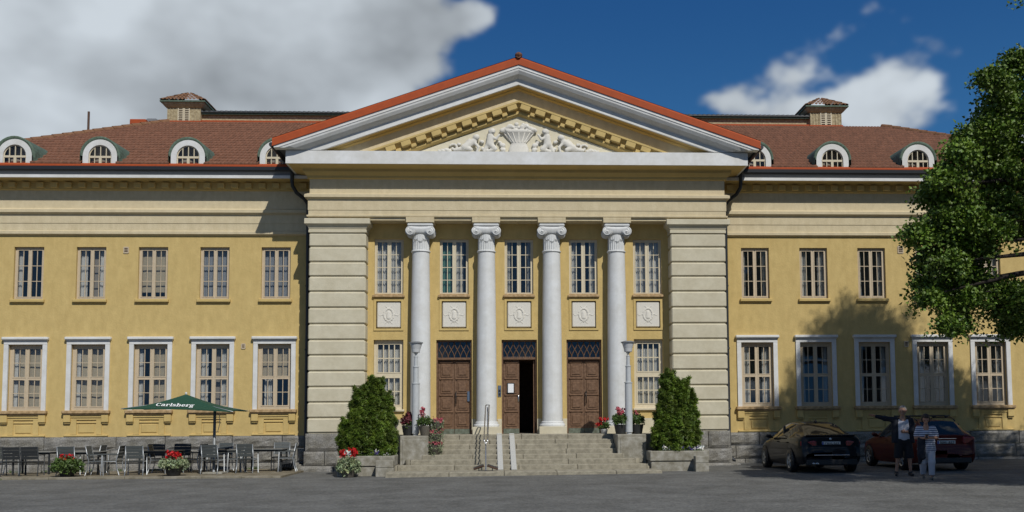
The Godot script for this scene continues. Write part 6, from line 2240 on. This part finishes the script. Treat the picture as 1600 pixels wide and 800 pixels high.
func head(o: Node3D, c: Vector3, yaw: float, pitch: float, sc: float, skin: Material, hair: Material, long_hair: bool):
	# a face that looks along +z before it is turned
	var s := S(true)
	var t := Basis(Vector3.UP, yaw) * Basis(Vector3(1, 0, 0), pitch)
	var P := func(x: float, y: float, z: float) -> Vector3: return c + t * (Vector3(x, y, z) * sc)
	var b := [[P.call(0, 0.02, -0.015), P.call(0, 0.035, -0.02), 0.090 * sc, 0.088 * sc], [P.call(0, -0.02, 0.02), P.call(0, -0.075, 0.045), 0.072 * sc, 0.038 * sc], [P.call(0, -0.085, 0.055), P.call(0, -0.088, 0.06), 0.026 * sc, 0.022 * sc],
		[P.call(0, 0.0, 0.088), P.call(0, -0.03, 0.108), 0.011 * sc, 0.016 * sc], [P.call(-0.035, 0.022, 0.072), P.call(0.035, 0.022, 0.072), 0.020 * sc, 0.020 * sc], [P.call(-0.02, -0.06, 0.082), P.call(0.02, -0.06, 0.082), 0.010 * sc, 0.010 * sc],
		[P.call(-0.085, 0.0, -0.005), P.call(-0.092, 0.022, -0.015), 0.016 * sc, 0.018 * sc], [P.call(0.085, 0.0, -0.005), P.call(0.092, 0.022, -0.015), 0.016 * sc, 0.018 * sc]]
	nets(s, b, 0.008, 0.018)
	mk("head", s, skin, o)
	s = S()
	for sg in [-1.0, 1.0]: ball(s, P.call(sg * 0.033, 0.004, 0.084), Vector3.ONE * 0.010 * sc, 8, 6)
	mk("eyes", s, M.eye_dark, o)
	s = S(true)
	var hb := [[P.call(0, 0.035, -0.03), P.call(0, 0.045, -0.03), 0.100 * sc, 0.096 * sc], [P.call(0, -0.02, -0.055), P.call(0, -0.05, -0.05), 0.075 * sc, 0.06 * sc]]
	if long_hair:
		hb.append([P.call(-0.075, 0.01, -0.01), P.call(-0.075, -0.06, -0.01), 0.032 * sc, 0.028 * sc])
		hb.append([P.call(0.075, 0.01, -0.01), P.call(0.075, -0.06, -0.01), 0.032 * sc, 0.028 * sc])
		hb.append([P.call(0, 0.075, 0.045), P.call(0.02, 0.07, 0.05), 0.045 * sc, 0.045 * sc])
	var inv := t.inverse()
	nets(s, hb, 0.010, 0.02, func(p: Vector3, d: float) -> float:
		var l: Vector3 = inv * (p - c) / sc
		var front := l.z - 0.035 - 0.35 * maxf(0.0, l.y - 0.05) - (0.09 if (l.y > 0.055 and long_hair) else 0.0)
		return maxf(d, minf(front, 1.0) if l.y < (0.085 if not long_hair else 0.075) else d))
	mk("hair", s, hair, o)

func make_people():
	mat("skin", lin(0.42, 0.22, 0.14), 0.6)
	mat("eye_dark", lin(0.03, 0.02, 0.015), 0.3)
	mat("hair_grey", lin(0.33, 0.32, 0.30), 0.8, "grain", 2.0)
	mat("hair_brown", lin(0.05, 0.03, 0.018), 0.7, "grain", 2.0)
	mat("navy_cloth", lin(0.010, 0.012, 0.019), 0.9)
	mat("black_cloth", lin(0.012, 0.012, 0.014), 0.9)
	mat("white_cloth", lin(0.50, 0.50, 0.54), 0.9)
	mat("shoe", lin(0.02, 0.02, 0.022), 0.6)
	# ---- the man, pointing along the facade
	var o := thing("person", "person in open dark jacket, white T-shirt and black shorts pointing with an outstretched arm", "person", Vector3(10.30, gy(10.3), 9.0), -0.18)
	var hipL := Vector3(0.095, 0.92, 0); var hipR := Vector3(-0.095, 0.92, 0)
	var kneeL := Vector3(0.14, 0.50, 0.05); var kneeR := Vector3(-0.15, 0.50, 0.03)
	var ankL := Vector3(0.16, 0.09, -0.01); var ankR := Vector3(-0.19, 0.09, -0.02)
	var shL := Vector3(0.19, 1.45, -0.01); var shR := Vector3(-0.19, 1.46, 0.0)
	var elL := Vector3(0.25, 1.17, 0.06); var wrL := Vector3(0.03, 1.15, 0.20)
	var elR := Vector3(-0.45, 1.50, 0.06); var wrR := Vector3(-0.70, 1.565, 0.10)
	var s := S(true)
	var bones := [[hipL, kneeL, 0.085, 0.058], [kneeL, ankL, 0.056, 0.038], [hipR, kneeR, 0.085, 0.058], [kneeR, ankR, 0.056, 0.038], [Vector3(0, 0.95, 0), Vector3(0, 1.2, 0), 0.135, 0.13], [Vector3(0, 1.2, 0), Vector3(0, 1.42, -0.01), 0.13, 0.11], [Vector3(0, 1.42, -0.01), Vector3(0, 1.56, 0.01), 0.06, 0.055], [shL, elL, 0.055, 0.042], [elL, wrL, 0.042, 0.028], [shR, elR, 0.055, 0.042], [elR, wrR, 0.042, 0.028]]
	nets(s, bones, 0.014, 0.04)
	nets(s, hand_bones(wrR, Vector3(-0.97, 0.22, 0.1).normalized(), Vector3(0.1, 0.35, 0.93).normalized(), 0.1), 0.0055, 0.008)
	nets(s, hand_bones(wrL, Vector3(-0.93, 0.1, 0.25).normalized(), Vector3(0.1, 0.98, 0.05).normalized(), -0.7), 0.0055, 0.008)
	mk("body", s, M.skin, o)
	head(o, Vector3(0.0, 1.69, 0.03), -0.45, 0.08, 1.06, M.skin, M.hair_grey, false)
	s = S(true)
	nets(s, [[Vector3(-0.07, 1.0, 0.01), Vector3(-0.11, 1.38, 0.0), 0.125, 0.105], [Vector3(0.07, 1.0, 0.01), Vector3(0.11, 1.38, 0.0), 0.125, 0.105], [Vector3(0, 1.05, 0.03), Vector3(0, 1.36, 0.03), 0.125, 0.10], [Vector3(0, 0.93, 0.0), Vector3(0, 1.0, 0.01), 0.15, 0.14]], 0.016, 0.05, func(p: Vector3, d: float) -> float: return maxf(d, maxf(0.93 - p.y, p.y - 1.49)))
	mk("shirt", s, M.white_cloth, o)
	s = S(true)
	nets(s, [[Vector3(0.14, 0.90, -0.03), Vector3(0.16, 1.40, -0.02), 0.15, 0.125], [Vector3(-0.14, 0.90, -0.03), Vector3(-0.16, 1.40, -0.02), 0.15, 0.125], [Vector3(0, 0.92, -0.08), Vector3(0, 1.42, -0.06), 0.13, 0.11], [shL, elL, 0.078, 0.066], [elL, wrL.lerp(elL, 0.12), 0.066, 0.048], [shR, elR, 0.078, 0.064], [elR, wrR.lerp(elR, 0.08), 0.064, 0.048]], 0.015, 0.04, func(p: Vector3, d: float) -> float:
		var open := 0.115 + 0.02 * sin(p.y * 9.0) - absf(p.x - 0.005)
		if p.z < 0.04 or absf(p.x) > 0.2: open = -1.0
		return maxf(d, maxf(open, 0.86 - p.y)))
	mk("jacket", s, M.navy_cloth, o)
	s = S(true)
	nets(s, [[Vector3(0.06, 0.93, 0), Vector3(-0.06, 0.93, 0), 0.148, 0.148], [hipL, kneeL + Vector3(0, -0.04, 0), 0.125, 0.105], [hipR, kneeR + Vector3(0, -0.04, 0), 0.125, 0.105]], 0.015, 0.03, func(p: Vector3, d: float) -> float: return maxf(d, maxf(0.47 - p.y, p.y - 0.97)))
	mk("shorts", s, M.black_cloth, o)
	for e in [[ankL, 0.2], [ankR, -0.25]]:
		s = S(true)
		var f := Vector3(sin(e[1]), 0, cos(e[1]))
		nets(s, [[e[0] + Vector3(0, -0.035, 0) - f * 0.05, e[0] + Vector3(0, -0.05, 0) + f * 0.14, 0.045, 0.036], [e[0] + Vector3(0, -0.01, 0), e[0] + Vector3(0, 0.02, 0), 0.048, 0.046]], 0.012, 0.03, func(p: Vector3, d: float) -> float: return maxf(d, 0.003 - p.y))
		mk("shoe", s, M.shoe, o)
	# ---- the woman, looking down at her hands
	o = thing("person", "person in blue and white striped top and pale trousers, head bowed, carrying a dark cardigan", "person", Vector3(10.26, gy(10.26), 10.55), -0.35)
	var st := GradientTexture2D.new()
	var g := Gradient.new()
	g.interpolation_mode = Gradient.GRADIENT_INTERPOLATE_CONSTANT
	g.set_color(0, lin(0.60, 0.61, 0.66)); g.set_color(1, lin(0.018, 0.028, 0.10))
	g.set_offset(0, 0.0); g.set_offset(1, 0.5)
	st.gradient = g
	st.width = 8
	st.height = 128
	st.fill_from = Vector2(0, 0)
	st.fill_to = Vector2(0, 1)
	var sm := mat("striped_cloth", Color.WHITE, 0.9)
	sm.albedo_texture = st
	sm.uv1_triplanar = true
	sm.uv1_scale = Vector3(1, 21.0, 1)
	hipL = Vector3(0.085, 0.80, 0); hipR = Vector3(-0.085, 0.80, 0)
	kneeL = Vector3(0.10, 0.44, 0.09); kneeR = Vector3(-0.09, 0.44, -0.02)
	ankL = Vector3(0.10, 0.085, 0.03); ankR = Vector3(-0.09, 0.12, -0.22)
	shL = Vector3(0.165, 1.26, 0); shR = Vector3(-0.165, 1.26, 0)
	elL = Vector3(0.24, 1.03, 0.03); wrL = Vector3(0.05, 1.03, 0.22)
	elR = Vector3(-0.24, 1.03, 0.03); wrR = Vector3(-0.06, 1.02, 0.22)
	s = S(true)
	nets(s, [[hipL, kneeL, 0.085, 0.055], [kneeL, ankL, 0.05, 0.034], [hipR, kneeR, 0.085, 0.055], [kneeR, ankR, 0.05, 0.034], [Vector3(0, 0.82, 0), Vector3(0, 1.02, 0), 0.13, 0.11], [Vector3(0, 1.02, 0), Vector3(0, 1.23, 0), 0.11, 0.10], [Vector3(0, 1.23, 0), Vector3(0, 1.37, 0.03), 0.05, 0.048], [shL, elL, 0.048, 0.04], [elL, wrL, 0.04, 0.026], [shR, elR, 0.048, 0.04], [elR, wrR, 0.04, 0.026]], 0.014, 0.035)
	nets(s, hand_bones(wrL, Vector3(-0.7, 0.15, 0.5).normalized(), Vector3(0.1, 0.98, 0.05).normalized(), -0.8), 0.0055, 0.008)
	nets(s, hand_bones(wrR, Vector3(0.7, 0.15, 0.5).normalized(), Vector3(-0.1, 0.98, 0.05).normalized(), 0.8), 0.0055, 0.008)
	mk("body", s, M.skin, o)
	head(o, Vector3(0, 1.475, 0.06), 0.05, 0.35, 0.98, M.skin, M.hair_brown, true)
	s = S(true)
	nets(s, [[Vector3(-0.07, 0.74, 0), Vector3(-0.06, 0.98, 0), 0.15, 0.125], [Vector3(0.07, 0.74, 0), Vector3(0.06, 0.98, 0), 0.15, 0.125], [Vector3(-0.08, 0.98, 0.01), Vector3(-0.1, 1.22, 0), 0.125, 0.09], [Vector3(0.08, 0.98, 0.01), Vector3(0.1, 1.22, 0), 0.125, 0.09], [Vector3(0, 1.08, 0.06), Vector3(0, 1.12, 0.06), 0.105, 0.1], [shL, shL.lerp(elL, 0.72), 0.072, 0.075], [shR, shR.lerp(elR, 0.72), 0.072, 0.075]], 0.014, 0.04, func(p: Vector3, d: float) -> float: return maxf(d, maxf(0.58 - p.y, p.y - 1.315)))
	mk("striped_top", s, sm, o)
	s = S(true)
	nets(s, [[hipL, kneeL, 0.118, 0.085], [kneeL, ankL + Vector3(0, 0.03, 0), 0.085, 0.068], [hipR, kneeR, 0.118, 0.085], [kneeR, ankR + Vector3(0, 0.03, 0), 0.085, 0.068]], 0.014, 0.03, func(p: Vector3, d: float) -> float: return maxf(d, maxf(0.115 - p.y, p.y - 0.86)))
	mk("trousers", s, M.white_cloth, o)
	s = S(true)
	nets(s, [[Vector3(-0.16, 1.0, 0.12), Vector3(-0.15, 0.62, 0.12), 0.05, 0.075], [Vector3(-0.08, 0.99, 0.16), Vector3(-0.09, 0.55, 0.14), 0.05, 0.06], [Vector3(-0.15, 0.62, 0.12), Vector3(-0.17, 0.42, 0.08), 0.07, 0.04]], 0.015, 0.05)
	mk("cardigan", s, M.navy_cloth, o)
	s = S()
	bbox(s, Vector3(-0.04, -0.07, -0.006), Vector3(0.04, 0.07, 0.006), 0.004, Transform3D(Basis(Vector3(1, 0, 0), -0.8), Vector3(0.0, 1.07, 0.29)))
	mk("phone", s, M.black_plastic, o)
	for e in [[ankL, 0.0], [ankR, 0.0]]:
		s = S(true)
		var f := Vector3(0.05, -0.12 if e[0] == ankR else 0.0, 1.0).normalized()
		nets(s, [[e[0] + Vector3(0, -0.04, 0) - f * 0.04, e[0] + Vector3(0, -0.052, 0) + f * 0.13, 0.036, 0.030]], 0.012, 0.03, func(p: Vector3, d: float) -> float: return maxf(d, 0.003 - p.y))
		mk("shoe", s, M.pot_stone, o)
